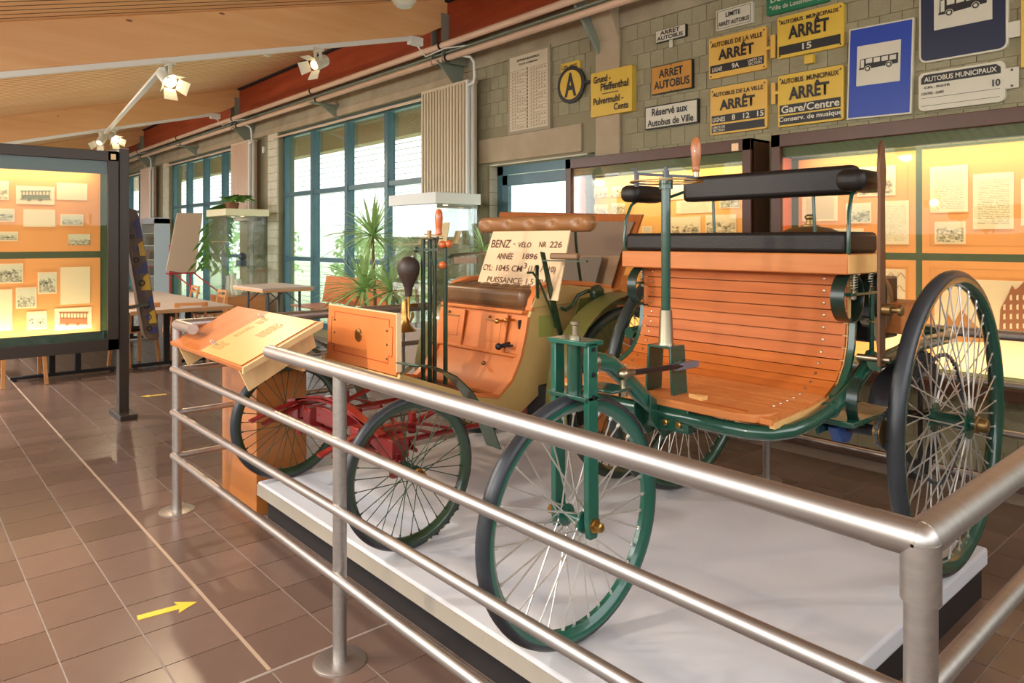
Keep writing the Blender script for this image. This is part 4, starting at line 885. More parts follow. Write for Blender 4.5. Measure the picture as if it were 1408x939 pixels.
# ================================================================== SIGNS ON THE WALL
SY = WY-.03
def plate(name, x0, x1, z0, z1, m, label, r=.0, t=.014, rim=None, rimw=.01, M=None, sy=SY, cat='sign'):
    o = thing(name, ((x0+x1)/2, sy, z0), label, cat)
    b = MB(); 
    if M: b.M = M
    b.prism(rrect(x0, x1, z0, z1, r), 1, sy-t, WY-.0); part('plate', b, rim or m, o, bevel=.002)
    if rim:
        b = MB()
        if M: b.M = M
        b.prism(rrect(x0+rimw, x1-rimw, z0+rimw, z1-rimw, max(0, r-rimw)), 1, sy-t-.002, sy-t); part('face', b, m, o)
    return o
def bar(o, x0, x1, z0, z1, m=None, y=None, name='bar', M=None, r=0):
    b = MB()
    if M: b.M = M
    b.prism(rrect(x0, x1, z0, z1, r), 1, (y or SY-.0175), SY-.013); return part(name, b, m or m_ink, o)
TYY = SY-.0195
def tx(o, s, x0, x1, z0, z1, m=None, M=None, bold=.026): text(s, (x0, x1, z0, z1), TYY, m or m_ink, o, M=M, bold=bold)
def screws(o, pts_, m=None):
    for x, z in pts_: part('screw', MB().lathe([(.008, 0), (.006, .004)], (x, SY-.014, z), (0, -1, 0), 8), m or m_dgrey, o)
# timetable
o = plate('timetable_board', -6.19, -5.50, 2.795, 3.70, mat('timetable_paper', '#cdbfa0', .6), 'tall framed timetable board listing departures, left of the round A sign', rim=mat('timetable_frame', '#9c9076', .6), rimw=.035)
tx(o, 'AUTOBUS MUNICIPAUX', -6.03, -5.66, 3.60, 3.625); tx(o, 'VILLE DE LUXEMBOURG', -6.0, -5.69, 3.555, 3.575)
tb = MB()
for i in range(19): z = 3.50-i*.036; tb.box(-6.15, -5.88, SY-.018, SY-.015, z, z+.003); tb.box(-5.83, -5.545, SY-.018, SY-.015, z, z+.003)
rnd = random.Random(3)
for i in range(18):
    for c0 in (-6.11, -5.80):
        for j in range(rnd.randint(2, 6)): tb.box(c0+j*.042, c0+j*.042+.014, SY-.018, SY-.015, 3.475-i*.036, 3.487-i*.036)
part('timetable_rows', tb, mat('timetable_ink', '#8a6f58', .7), o)
tb = MB()
for i in range(17): tb.box(-5.865, -5.852, SY-.018, SY-.015, 3.485-i*.04, 3.515-i*.04)
part('centre_rule', tb, m_ink, o)
# round A
o = thing('round_stop_sign', (-5.19, SY, 2.98), 'round yellow sign with black ring and large letter A', 'sign')
c_ = ((-5.386-4.999)/2, SY-.015, 3.212)
part('disc', MB().lathe([(.193, 0), (.193, .014)], c_, (0, 1, 0), 48), m_ink, o); part('face', MB().lathe([(.152, 0), (.152, .003)], (c_[0], c_[1]-.003, c_[2]), (0, 1, 0), 48), m_yel, o)
text('A', (c_[0]-.085, c_[0]+.085, c_[2]-.125, c_[2]+.125), SY-.020, m_ink, o, bold=.03)
o2 = plate('section_limit_sign', -5.34, -5.07, 3.36, 3.45, m_yel, 'small yellow sign reading Lim. sect. above the round A sign'); text('Lim. sect.', (-5.32, -5.09, 3.385, 3.435), SY-.0185, m_ink, o2, bold=.01)
o = plate('destination_sign', -4.885, -4.36, 2.825, 3.265, m_yel, 'square yellow destination sign reading Grund - Pfaffenthal / Pulvermuhl - Cents', r=.012, sy=WY-.06)
Mg = Matrix.Translation((0, -.03, 0))
for s_, bx in (('Grund -', (-4.845, -4.62, 3.155, 3.225)), ('Pfaffenthal', (-4.75, -4.40, 3.07, 3.145)), ('Pulvermuhl -', (-4.845, -4.46, 2.94, 3.01)), ('Cents', (-4.58, -4.40, 2.86, 2.925))): tx(o, s_, *bx, M=Mg)
b = MB(); b.M = Mg; b.box(-4.73, -4.53, SY-.018, SY-.013, 3.036, 3.044); part('bar', b, m_ink, o)
part('bracket', MB().box(-5.0, -4.885, WY-.05, WY-.03, 3.19, 3.215), m_ink, o)
# small black and white / ochre signs
o = plate('bus_stop_sign', -4.103, -3.776, 3.415, 3.525, m_swhite, 'small white sign reading ARRET AUTOBUS in black, highest left', rim=m_ink, rimw=.004)
tx(o, 'ARRET', -4.05, -3.835, 3.475, 3.513); tx(o, 'AUTOBUS', -4.085, -3.80, 3.428, 3.466); part('hanging_tab', MB().box(-3.955, -3.92, SY-.01, SY, 3.345, 3.42), m_swhite, o)
o = plate('bus_stop_sign', -4.153, -3.707, 2.943, 3.20, m_yel3, 'worn ochre sign reading ARRET AUTOBUS with black border', rim=m_ink, rimw=.007)
tx(o, 'ARRET', -4.065, -3.80, 3.085, 3.16); tx(o, 'AUTOBUS', -4.12, -3.73, 2.985, 3.06); screws(o, [(-3.93, 3.185), (-3.93, 2.955)])
o = plate('reserved_sign', -4.229, -3.647, 2.628, 2.842, m_swhite, 'white sign with black border reading Réservé aux Autobus de Ville', rim=m_ink, rimw=.012)
tx(o, 'Réservé aux', -4.145, -3.75, 2.745, 2.815); tx(o, 'Autobus de Ville', -4.195, -3.69, 2.65, 2.715)
o = plate('limit_sign', -3.465, -3.123, 3.385, 3.56, m_swhite, 'small white sign reading LIMITE ARRET AUTOBUS at the top', rim=m_swhite, rimw=.004)
b = MB()
for a_, b_, c0, d_ in ((-3.45, -3.138, 3.398, 3.401), (-3.45, -3.138, 3.544, 3.547), (-3.45, -3.447, 3.398, 3.547), (-3.141, -3.138, 3.398, 3.547)): b.box(a_, b_, SY-.018, SY-.013, c0, d_)
part('border_line', b, m_ink, o); tx(o, 'LIMITE', -3.37, -3.23, 3.485, 3.525); tx(o, 'ARRÊT AUTOBUS', -3.44, -3.15, 3.415, 3.462)
# four big yellow stops
def big(x0, x1, z0, z1, m, head, lab, rows, th=(.72, .84), ta=(.42, .68)):
    o = plate('bus_stop_sign', x0, x1, z0, z1, m, lab, r=.02); W, Hh = x1-x0, z1-z0
    tx(o, head, x0+.05*W, x1-.06*W, z0+th[0]*Hh, z0+th[1]*Hh); tx(o, 'ARRÊT', x0+.18*W, x1-.2*W, z0+ta[0]*Hh, z0+ta[1]*Hh+.03, bold=.035)
    for (f0, f1, items) in rows:
        bar(o, x0+.03*W, x1-.04*W, z0+f0*Hh, z0+f1*Hh)
        for s_, g0, g1, k0, k1 in items: text(s_, (x0+g0*W, x0+g1*W, z0+(f0+(f1-f0)*k0)*Hh, z0+(f0+(f1-f0)*k1)*Hh), SY-.0195, m_swhite, o, bold=.022)
    screws(o, [(x0+.04*W, z1-.03), (x1-.04*W, z1-.03), (x0+.04*W, z0+.02), (x1-.04*W, z0+.02)]); return o
o = big(-3.537, -3.00, 2.985, 3.332, m_yel2, 'AUTOBUS DE LA VILLE', 'orange-yellow ARRÊT sign of the Autobus de la Ville for LIGNE 9A, upper one', [(.13, .32, [('LIGNE', .07, .25, .15, .7), ('9A', .42, .55, .15, .8), ('LIMITE DE\nSECTION', .70, .94, .1, .85)])], th=(.76, .88), ta=(.42, .66))
part('post_bracket', MB().box(-3.0, -2.965, SY-.03, SY, 3.13, 3.155).box(-2.965, -2.925, SY-.012, SY, 3.06, 3.245), m_yel2, o)
o = big(-3.522, -2.994, 2.502, 2.904, m_yel2, 'AUTOBUS DE LA VILLE', 'orange-yellow ARRÊT sign of the Autobus de la Ville, lower, LIGNES 8 12 15', [(.24, .40, [('LIGNES', .05, .28, .15, .75), ('8', .40, .46, .15, .85), ('12', .60, .71, .15, .85), ('15', .84, .95, .15, .85)]), (.04, .20, [('LIMITE DE\nSECTION', .05, .28, .12, .85)])], th=(.80, .89), ta=(.50, .70))
part('post_bracket', MB().box(-2.96, -2.925, SY-.012, SY, 2.69, 2.86).box(-2.925, -2.9, SY-.012, SY, 2.765, 2.79), m_yel2, o)
o = big(-2.906, -2.382, 3.04, 3.37, m_yel, 'AUTOBUS  MUNICIPAUX', 'yellow ARRÊT sign of the Autobus Municipaux with number 15', [(.08, .29, [('15', .40, .54, .15, .85)])], th=(.80, .90), ta=(.42, .72))
part('hanging_lug', MB().box(-2.67, -2.60, SY-.04, SY, 2.955, 3.02), m_yel, o)
o = big(-2.90, -2.382, 2.495, 2.905, m_yel, 'AUTOBUS  MUNICIPAUX', 'yellow ARRÊT sign of the Autobus Municipaux for Gare/Centre', [(.24, .42, [('Gare/Centre', .06, .95, .12, .9)]), (.04, .21, [('Conserv. de musique', .02, .985, .2, .88)])], th=(.82, .92), ta=(.50, .73))
o = plate('green_sign', -3.0, -2.49, 3.405, 3.62, m_sgreen, 'green sign with white lettering cut off by the top of the photo', r=.02, M=None)
text('Debut de la', (-2.96, -2.6, 3.50, 3.545), SY-.0195, m_swhite, o, bold=.01); text('"Ville de Luxembourg"', (-2.97, -2.54, 3.425, 3.475), SY-.0195, m_swhite, o, bold=.01)
# bus pictogram signs
def bus(o, x0, x1, z0, z1, M=None, car=False):
    W, Hh = x1-x0, z1-z0; P = lambda a, b: (x0+a*W, z0+b*Hh)
    b = MB()
    if M: b.M = M
    b.prism([P(.0, .16), P(.03, .30), P(.04, .88), P(.10, .92), P(1, 1), P(1, .28), P(.86, .26), P(.2, .16)], 1, SY-.021, SY-.016); part('bus_symbol', b, m_ink, o)
    w_ = MB()
    if M: w_.M = M
    for a in (.22, .42, .62, .82): w_.prism([P(a-.03, .56+.0*a), P(a+.13, .58), P(a+.13, .90), P(a-.03, .88)], 1, SY-.0225, SY-.021)
    w_.prism([P(.06, .28), P(.14, .30), P(.14, .86), P(.06, .84)], 1, SY-.0225, SY-.021)
    part('bus_windows', w_, m_swhite, o)
    for a, zc in ((.24, .18), (.78, .26)):
        c = (x0+a*W, SY-.016, z0+zc*Hh)
        if M: c = tuple(M @ Vector(c))
        t = MB().lathe([(.085*W, 0), (.085*W, .006)], c, (0, -1, 0), 20); part('bus_wheel', t, m_swhite, o)
        t = MB().lathe([(.07*W, 0), (.07*W, .0075)], c, (0, -1, 0), 20); part('bus_wheel', t, m_ink, o)
        t = MB().lathe([(.04*W, 0), (.04*W, .009)], c, (0, -1, 0), 20); part('bus_wheel', t, m_swhite, o)
Mt = Matrix.Translation((-2.125, 0, 2.8)) @ Matrix.Rotation(radians(-1.6), 4, 'Y').inverted() @ Matrix.Translation((2.125, 0, -2.8))
o = plate('bus_stop_sign', -2.35, -1.905, 2.482, 3.148, m_sblue, 'bright blue sign with black bus on white square, hung slightly askew', rim=m_swhite, rimw=.012, M=Mt)
bar(o, -2.285, -1.985, 2.72, 3.01, m_swhite, y=SY-.018, name='white_field', M=Mt); bus(o, -2.27, -2.0, 2.82, 2.92, M=Mt)
o = plate('bus_stop_sign', -1.865, -1.345, 2.81, 3.46, m_snavy, 'dark navy sign with white rim and cut-off white bus panel, top right', r=.05, rim=m_swhite, rimw=.013)
bar(o, -1.77, -1.43, 3.02, 3.36, m_swhite, y=SY-.018, name='white_field'); bus(o, -1.745, -1.46, 3.095, 3.23)
part('mounting_tab', MB().box(-1.345, -1.28, SY-.01, SY, 2.88, 2.98), m_swhite, o)
o = plate('line_sign', -1.869, -1.362, 2.482, 2.745, m_swhite, 'white rounded sign headed AUTOBUS MUNICIPAUX, line 10 Centre-Gare', r=.035)
b = MB().prism([(-1.85, 2.665), (-1.85, 2.705), (-1.83, 2.728), (-1.41, 2.728), (-1.385, 2.705), (-1.385, 2.665)], 1, SY-.0175, SY-.013); part('bar', b, m_ink, o)
text('AUTOBUS MUNICIPAUX', (-1.83, -1.405, 2.678, 2.712), SY-.0195, m_swhite, o, bold=.02); tx(o, 'CFL  RGTR', -1.83, -1.67, 2.632, 2.648); tx(o, '10', -1.43, -1.385, 2.585, 2.63); tx(o, 'CENTRE - GARE', -1.85, -1.71, 2.59, 2.608, bold=.02)
for z in (2.568, 2.515): bar(o, -1.85, -1.39, z, z+.002)
part('mounting_tab', MB().box(-1.362, -1.29, SY-.01, SY, 2.56, 2.69), m_swhite, o); screws(o, [(-1.325, 2.675), (-1.325, 2.575)])
o = plate('yellow_edge_sign', -1.277, -.95, 2.68, 3.12, m_yel, 'yellow sign cut off by the right edge of the photo')
# ================================================================== SHOWCASES
PHM = {'s': [photomat('sepia_photo%d' % i, '#4a3218', '#e8cf9c', i*1.7+.5, .5+.1*(i % 3)) for i in range(5)], 'g': [photomat('grey_photo%d' % i, '#3c3524', '#d8cba4', i*2.3+.2, .45+.1*(i % 3)) for i in range(5)]}
DM = [docmat('typed_page%d' % i, '#ecd0a0', '#6a5030', 22+5*i, .45+.04*i, i*3.3) for i in range(4)]
def pin(parent, u0, v0, u1, v1, plane, val, m, name='photograph', border=0):
    """a print pinned to the board: corners given by the photograph, thickness of card"""
    kw = {plane: val}; a, b = at(u0, v0, **kw), at(u1, v1, **kw); c, d = at(u0, v1, **kw), at(u1, v0, **kw)
    z1, z0 = (a.z+d.z)/2, (b.z+c.z)/2
    def sh(q, mm, nm, off):
        bb = MB()
        if plane == 'y': bb.box(a.x-q, b.x+q, val-.003-off, val-off, z0-q, z1+q)
        else: bb.box(val+off, val+.003+off, a.y-q, b.y+q, z0-q, z1+q)
        return part(nm, bb, mm, parent)
    if border: sh(border, m_sepial, 'mount', -.0)
    return sh(0, m, name, .0015 if border else 0)
def tubelight(root, p0, p1, z, power, down=True, plane='y'):
    part('lamp_tube', MB().cyl(p0, p1, .012, n=10), m_tubeon, root)
    L = bpy.data.lights.new('tube_light', 'AREA'); L.shape = 'RECTANGLE'; d = (Vector(p1)-Vector(p0)); L.size = d.length*.95; L.size_y = .05; L.energy = power; L.color = (1, .88, .68)
    o = bpy.data.objects.new('tube_light', L); COL.objects.link(o); o.parent = root
    c = (Vector(p0)+Vector(p1))/2; o.location = c+Vector((0, 0, -.02 if down else .02))-wo(root)
    o.rotation_euler = (0 if down else pi, 0, 0 if plane == 'y' else pi/2)
def wallcase(name, x0, x1, z0, z1, label, mids, vb, board, fr_=.075):
    YF_, YB_ = 5.13, WY-.015
    o = thing(name, ((x0+x1)/2, YF_, z0), label, 'showcase')
    b = MB().box(x0, x1, YF_, YB_, z1-.02, z1).box(x0, x1, YF_, YB_, z0, z0+.02).box(x0, x0+.02, YF_, YB_, z0, z1).box(x1-.02, x1, YF_, YB_, z0, z1); part('case_box', b, m_frameb, o)
    b = MB().box(x0, x1, YF_-.03, YF_+.02, z1-fr_-.02, z1).box(x0, x1, YF_-.03, YF_+.02, z0, z0+fr_).box(x0, x0+fr_, YF_-.03, YF_+.02, z0, z1).box(x1-fr_, x1, YF_-.03, YF_+.02, z0, z1); part('front_frame', b, m_frameb, o, bevel=.004)
    b = MB().box(x0+.02, x1-.02, YF_+.02, YF_+.03, z1-.175, z1-.02).box(x0+.02, x1-.02, YF_+.02, YF_+.03, z0+.02, z0+.12); part('lamp_pelmet', b, m_caseint, o)
    part('side_lining', MB().box(x0+.02, x0+.03, YF_+.02, YB_-.02, z0+.1, z1-.16).box(x1-.03, x1-.02, YF_+.02, YB_-.02, z0+.1, z1-.16), m_caseor, o)
    part('back_panel', MB().box(x0+.03, x1-.03, YB_-.02, YB_-.01, z0+.1, z1-.16), m_caseint, o)
    part('glass', MB().box(x0+fr_, x1-fr_, YF_-.012, YF_-.006, z0+fr_, z1-fr_-.02), m_cglass, o)
    tubelight(o, (x0+.15, YF_+.07, z1-.10), (x1-.15, YF_+.07, z1-.10), 0, 4*(x1-x0)); tubelight(o, (x0+.15, YF_+.07, z0+.06), (x1-.15, YF_+.07, z0+.06), 0, 3*(x1-x0), False)
    return o
BY = WY-.04   # face of the boards inside
def board(o, u0, v0, u1, v1, m, name='board'):
    a, b, c, d = at(u0, v0, y=BY), at(u1, v1, y=BY), at(u0, v1, y=BY), at(u1, v0, y=BY); z1, z0 = max(a.z, d.z), min(b.z, c.z)
    bb = MB().box(a.x, b.x, BY, BY+.008, z0, z1); q = part(name, bb, m, o)
    ln = MB(); k = .045
    for r_ in ((a.x+k, b.x-k, z0+k, z0+k+.004), (a.x+k, b.x-k, z1-k-.004, z1-k), (a.x+k, a.x+k+.004, z0+k, z1-k), (b.x-k-.004, b.x-k, z0+k, z1-k)): ln.box(r_[0], r_[1], BY-.001, BY, r_[2], r_[3])
    part('ruled_border', ln, m_line, q); return q
sA = wallcase('wall_showcase', -5.02, -2.99, .62, 2.40, 'lit wall showcase with orange boards of small photographs beside the glazed door', None, None, m_boardy)
for q in ((-4.86, -4.02), (-4.0, -3.06)):
    part('board', MB().box(q[0], q[1], BY, BY+.008, .75, 2.22), m_boardy, sA)
sAp = []
for i, (u0, v0, u1, v1, k, d_) in enumerate([(817, 258, 836, 272, 's', 0), (841, 256, 860, 271, 's', 0), (869, 249, 891, 268, 'g', 0), (817, 281, 836, 295, 's', 0), (841, 279, 860, 294, 's', 0), (924, 300, 962, 325, 's', .012), (972, 297, 1011, 324, 's', .012), (991, 269, 1016, 285, 'g', .008), (900, 255, 940, 275, 'd', 0), (930, 275, 980, 293, 'd', 0), (883, 311, 897, 320, 'd', 0)]):
    m = DM[i % 4] if k == 'd' else PHM[k][i % 5]; pin(sA, u0, v0, u1, v1, 'y', BY-.002, m, 'document' if k == 'd' else 'photograph', d_)
part('case_number', MB().box(-3.155, -3.095, 5.095, 5.1, 2.31, 2.37), m_sepial, sA)
sB = wallcase('wall_showcase', -2.82, .55, .62, 2.40, 'long lit wall showcase with documents and a sepia street view, right of the leather seat', None, None, m_board)
for u0, v0, u1, v1 in ((1098, 226, 1259, 349), (1268, 205, 1500, 350), (1098, 357, 1259, 520), (1268, 357, 1500, 520)):
    if u1 > 1400:
        a = at(u0, 200, y=BY); part('board', MB().box(a.x, -.05, BY, BY+.008, 1.51 if v0 < 300 else .75, 2.22 if v0 < 300 else 1.46), m_board, sB)
    else:
        a, b = at(u0, 300, y=BY), at(u1, 300, y=BY); part('board', MB().box(a.x, b.x, BY, BY+.008, 1.51 if v0 < 300 else .75, 2.22 if v0 < 300 else 1.46), m_board, sB)
a, b = at(1098, 300, y=BY), at(1259, 300, y=BY); c = at(1268, 300, y=BY)
ln = MB()
for X_0, X_1 in ((a.x, b.x), (c.x, -.05)):
    for Z0_, Z1_ in ((1.51, 2.22), (.75, 1.46)):
        k = .05
        for r_ in ((X_0+k, X_1-k, Z0_+k, Z0_+k+.003), (X_0+k, X_1-k, Z1_-k-.003, Z1_-k), (X_0+k, X_0+k+.003, Z0_+k, Z1_-k), (X_1-k-.003, X_1-k, Z0_+k, Z1_-k)): ln.box(r_[0], r_[1], BY-.001, BY+.001, r_[2], r_[3])
part('ruled_border', ln, m_line, sB)
for i, (u0, v0, u1, v1, k, d_) in enumerate([(1181, 231, 1229, 267, 's', .012), (1165, 281, 1196, 305, 'g', .01), (1121, 316, 1186, 333, 's', .01), (1103, 268, 1152, 304, 'd', 0), (1213, 276, 1250, 336, 'd', 0), (1279, 228, 1331, 292, 'd', 0), (1338, 238, 1394, 315, 'd', 0), (1288, 307, 1325, 333, 's', .012), (1404, 245, 1440, 310, 'd', 0)]):
    m = DM[i % 4] if k == 'd' else PHM[k][i % 5]; pin(sB, u0, v0, u1, v1, 'y', BY-.002, m, 'document' if k == 'd' else 'photograph', d_)
# city plan and street view in the lower boards
mp_ = pin(sB, 1213, 370, 1245, 480, 'y', BY-.002, m_sepial, 'city_plan'); q = MB(); a = at(1216, 400, y=BY)
for i in range(4): q.tube([(a.x+.03+.11*j/8, BY-.006, 1.35-.09*i+.02*sin(j*1.3+i)) for j in range(9)], .002, 5)
part('plan_line', q, m_sepia, sB)
sv = pin(sB, 1285, 385, 1440, 515, 'y', BY-.002, m_sepial, 'street_view'); P_ = lambda u, v: (at(u, v, y=BY).x, at(u, v, y=BY).z)
part('street_view_house', MB().prism([P_(1374, 462), P_(1376, 425), P_(1385, 408), P_(1392, 392), P_(1396, 398), P_(1400, 396), P_(1415, 380), P_(1440, 372), P_(1440, 474)], 1, BY-.0075, BY-.005), m_sepia, sB)
w_ = MB()
for i in range(6):
    for j in range(4):
        u_ = 1380+i*9; w_.prism([P_(u_, 452-j*13+(-i*.5)), P_(u_+3, 452-j*13), P_(u_+3, 444-j*13), P_(u_, 445-j*13)], 1, BY-.009, BY-.0075)
part('street_view_windows', w_, m_sepial, sB)
part('street_view_trees', MB().prism([P_(1300, 470), P_(1303, 430), P_(1312, 445), P_(1322, 425), P_(1335, 440), P_(1345, 450), P_(1360, 458), P_(1372, 462), P_(1372, 470)], 1, BY-.0075, BY-.005), mat('sepia_mid', '#b8763c', .7), sB)
# free-standing showcase on the left -----------------------------------------
CX = -7.137
sC = thing('standing_showcase', (CX-.12, .3, 0), 'large grey-framed standing showcase on the left, lit from inside', 'showcase')
Y0_, Y1_, Z0_, Z1_ = -1.2, 1.575, .62, 2.39
part('case_box', MB().box(CX-.26, CX-.01, Y0_, Y1_, Z1_-.02, Z1_).box(CX-.26, CX-.01, Y0_, Y1_, Z0_, Z0_+.02).box(CX-.26, CX-.01, Y1_-.02, Y1_, Z0_, Z1_).box(CX-.26, CX-.25, Y0_, Y1_, Z0_, Z1_).box(CX-.26, CX-.01, Y0_, Y0_+.02, Z0_, Z1_), m_frame, sC)
part('front_frame', MB().box(CX-.03, CX, Y0_, Y1_, Z1_-.09, Z1_).box(CX-.03, CX, Y0_, Y1_, Z0_, Z0_+.10).box(CX-.03, CX, Y1_-.088, Y1_, Z0_, Z1_).box(CX-.03, CX, Y0_, Y0_+.09, Z0_, Z1_), m_frame, sC, bevel=.004)
part('lamp_pelmet', MB().box(CX-.09, CX-.08, Y0_+.02, Y1_-.02, Z1_-.20, Z1_-.02).box(CX-.09, CX-.08, Y0_+.02, Y1_-.02, Z0_+.02, Z0_+.17), mat('case_lining_green', '#33473a', .5), sC)
part('side_lining', MB().box(CX-.25, CX-.03, Y1_-.03, Y1_-.02, Z0_+.1, Z1_-.17), mat('case_side_green', '#4f6a48', .4), sC)
part('glass', MB().box(CX-.02, CX-.014, Y0_+.09, Y1_-.088, Z0_+.1, Z1_-.09), m_cglass, sC)
LX_ = CX-.235
for z0, z1 in ((1.50, 2.22), (.77, 1.44)): part('board', MB().box(LX_-.01, LX_, Y0_+.05, 1.475, z0, z1), m_board, sC)
part('back_panel', MB().box(LX_-.014, LX_-.01, Y0_+.02, Y1_-.02, Z0_+.1, Z1_-.1), m_caseint, sC)
tubelight(sC, (CX-.14, Y0_+.1, Z1_-.11), (CX-.14, Y1_-.1, Z1_-.11), 0, 9, True, 'x'); tubelight(sC, (CX-.14, Y0_+.1, Z0_+.09), (CX-.14, Y1_-.1, Z0_+.09), 0, 13, False, 'x')
for i, (u0, v0, u1, v1, k, d_) in enumerate([(-25, 250, 10, 273, 's', .01), (-30, 288, 18, 303, 'g', .01), (32, 288, 76, 312, 'd', 0), (85, 296, 113, 309, 'g', .01), (-20, 320, 23, 330, 'g', .01), (94, 322, 124, 337, 'g', 0), (78, 252, 120, 275, 'd', 0), (54, 376, 76, 402, 'g', .012), (24, 397, 48, 422, 'g', .012), (39, 430, 62, 451, 'g', .012), (83, 367, 124, 418, 'd', 0), (-10, 398, 17, 455, 'd', 0), (0, 364, 30, 388, 'g', .01), (-40, 400, -15, 440, 's', .01)]):
    m = DM[i % 4] if k == 'd' else PHM[k][i % 5]; pin(sC, u0, v0, u1, v1, 'x', LX_+.002, m, 'document' if k == 'd' else 'photograph', d_)
def tram(u0, v0, u1, v1, m, nm):
    pin(sC, u0-5, v0-6, u1+5, v1+6, 'x', LX_+.002, m_sepial, 'tram_print'); P_ = lambda a, b: (lambda q: (q.y, q.z))(at(u0+(u1-u0)*a, v0+(v1-v0)*b, x=LX_))
    b = MB(); X_ = LX_+.006
    for poly in ([P_(.02, 0), P_(1, 0), P_(1, .1), P_(.02, .1)], [P_(.05, .45), P_(.97, .45), P_(.97, .85), P_(.05, .85)], [P_(0, .88), P_(1, .88), P_(1, .95), P_(0, .95)]): b.prism(poly, 0, X_, X_+.002)
    for i in range(9): a = .06+i*.108; b.prism([P_(a, .08), P_(a+.03, .08), P_(a+.03, .48), P_(a, .48)], 0, X_, X_+.002)
    for a in (.3, .65): b.lathe([(.016, 0), (.016, .003)], (X_, P_(a, .92)[0], P_(a, .92)[1]), (1, 0, 0), 12)
    part('tram_drawing', b, m, sC)
tram(27, 262, 70, 275, m_gprint, 'a'); tram(80, 429, 121, 447, m_sepia, 'b')
part('number_label', MB().box(CX, CX+.004, 1.51, 1.55, 2.315, 2.365), m_sepial, sC)
pst = part('post', MB().box(CX-.13, CX-.03, 1.585, 1.665, .04, 2.42), m_frame, sC, bevel=.004); part('foot', MB().box(CX-.30, CX+.12, 1.56, 1.70, 0, .045), m_frame, sC, bevel=.004)
part('post', MB().box(CX-.13, CX-.03, -1.29, -1.21, .04, 2.42), m_frame, sC, bevel=.004); part('foot', MB().box(CX-.30, CX+.12, -1.32, -1.18, 0, .045), m_frame, sC, bevel=.004)
# painted screen piece behind the post
mu = thing('painted_board', (-7.62, 1.88, .6), 'narrow board painted brown, yellow and blue hanging behind the showcase post', 'panel')
mb = MB().prism([(1.705, 1.86), (1.735, 1.90), (1.80, 1.885), (1.83, 1.8), (2.005, .68), (1.99, .635), (1.90, .64), (1.865, .70), (1.70, 1.7)], 0, -7.60, -7.47); part('board', mb, m_mural, mu, bevel=.01)
for i, (a, h, m_) in enumerate([(1.45, .14, m_mury), (1.28, .12, m_murb), (1.12, .16, m_mury), (.95, .12, m_murb), (.80, .13, m_mury), (.70, .07, m_murb), (1.62, .2, m_murb)]):
    f0 = lambda z: 1.985+(1.80-1.985)*(z-.66)/(1.86-.66)
    part('painted_patch', MB().prism([(f0(a)-.035-.02*(i % 3), a), (f0(a)+.012, a), (f0(a+h)+.012, a+h), (f0(a+h)-.03, a+h*.8)], 0, -7.471, -7.466), m_, mu)
rnd = random.Random(5)
for i in range(10):
    z = .75+i*.11; yc_ = 1.945+(1.77-1.945)*(z-.66)/1.2-.03; r_ = rnd.uniform(.02, .032); part('painted_swirl', MB().lathe([(r_*.55, 0), (r_, .0), (r_, .004), (r_*.55, .004)], (-7.47, yc_+rnd.uniform(-.02, .02), z), (1, 0, 0), 14, closed=True), m_murb if i % 2 else m_blackm, mu)
part('hanger_bracket', MB().beam((CX-.08, 1.64, .98), (-7.50, 1.94, .99), .02, .03), m_frame, mu); part('hanger_bracket', MB().beam((CX-.1, 1.64, 1.70), (-7.5, 1.76, 1.70), .02, .02), m_frame, mu)
# ================================================================== FLOOR ARROWS
def arrow(x, y, ang, L, label):
    b = MB(); b.M = Matrix.Translation((x, y, 0)) @ Matrix.Rotation(ang, 4, 'Z')
    b.prism([(-L/2, -.022*L/.25), (L*.18, -.022*L/.25), (L*.14, -.06*L/.25), (L/2, 0), (L*.14, .06*L/.25), (L*.18, .022*L/.25), (-L/2, .022*L/.25)], 2, .0005, .002); o = part('floor_arrow', b, m_arrow); tag(o, label, 'floor marking', 'yellow floor arrows')
p, q = at(189, 850, z=0), at(271, 828, z=0); arrow((p.x+q.x)/2, (p.y+q.y)/2, math.atan2(q.y-p.y, q.x-p.x), (q-p).length, 'large yellow tape arrow on the floor pointing at the railing')
p, q = at(229, 542, z=0), at(193, 545.5, z=0); arrow((p.x+q.x)/2, (p.y+q.y)/2, math.atan2(q.y-p.y, q.x-p.x), (q-p).length, 'small yellow tape arrow on the floor pointing at the showcase post')
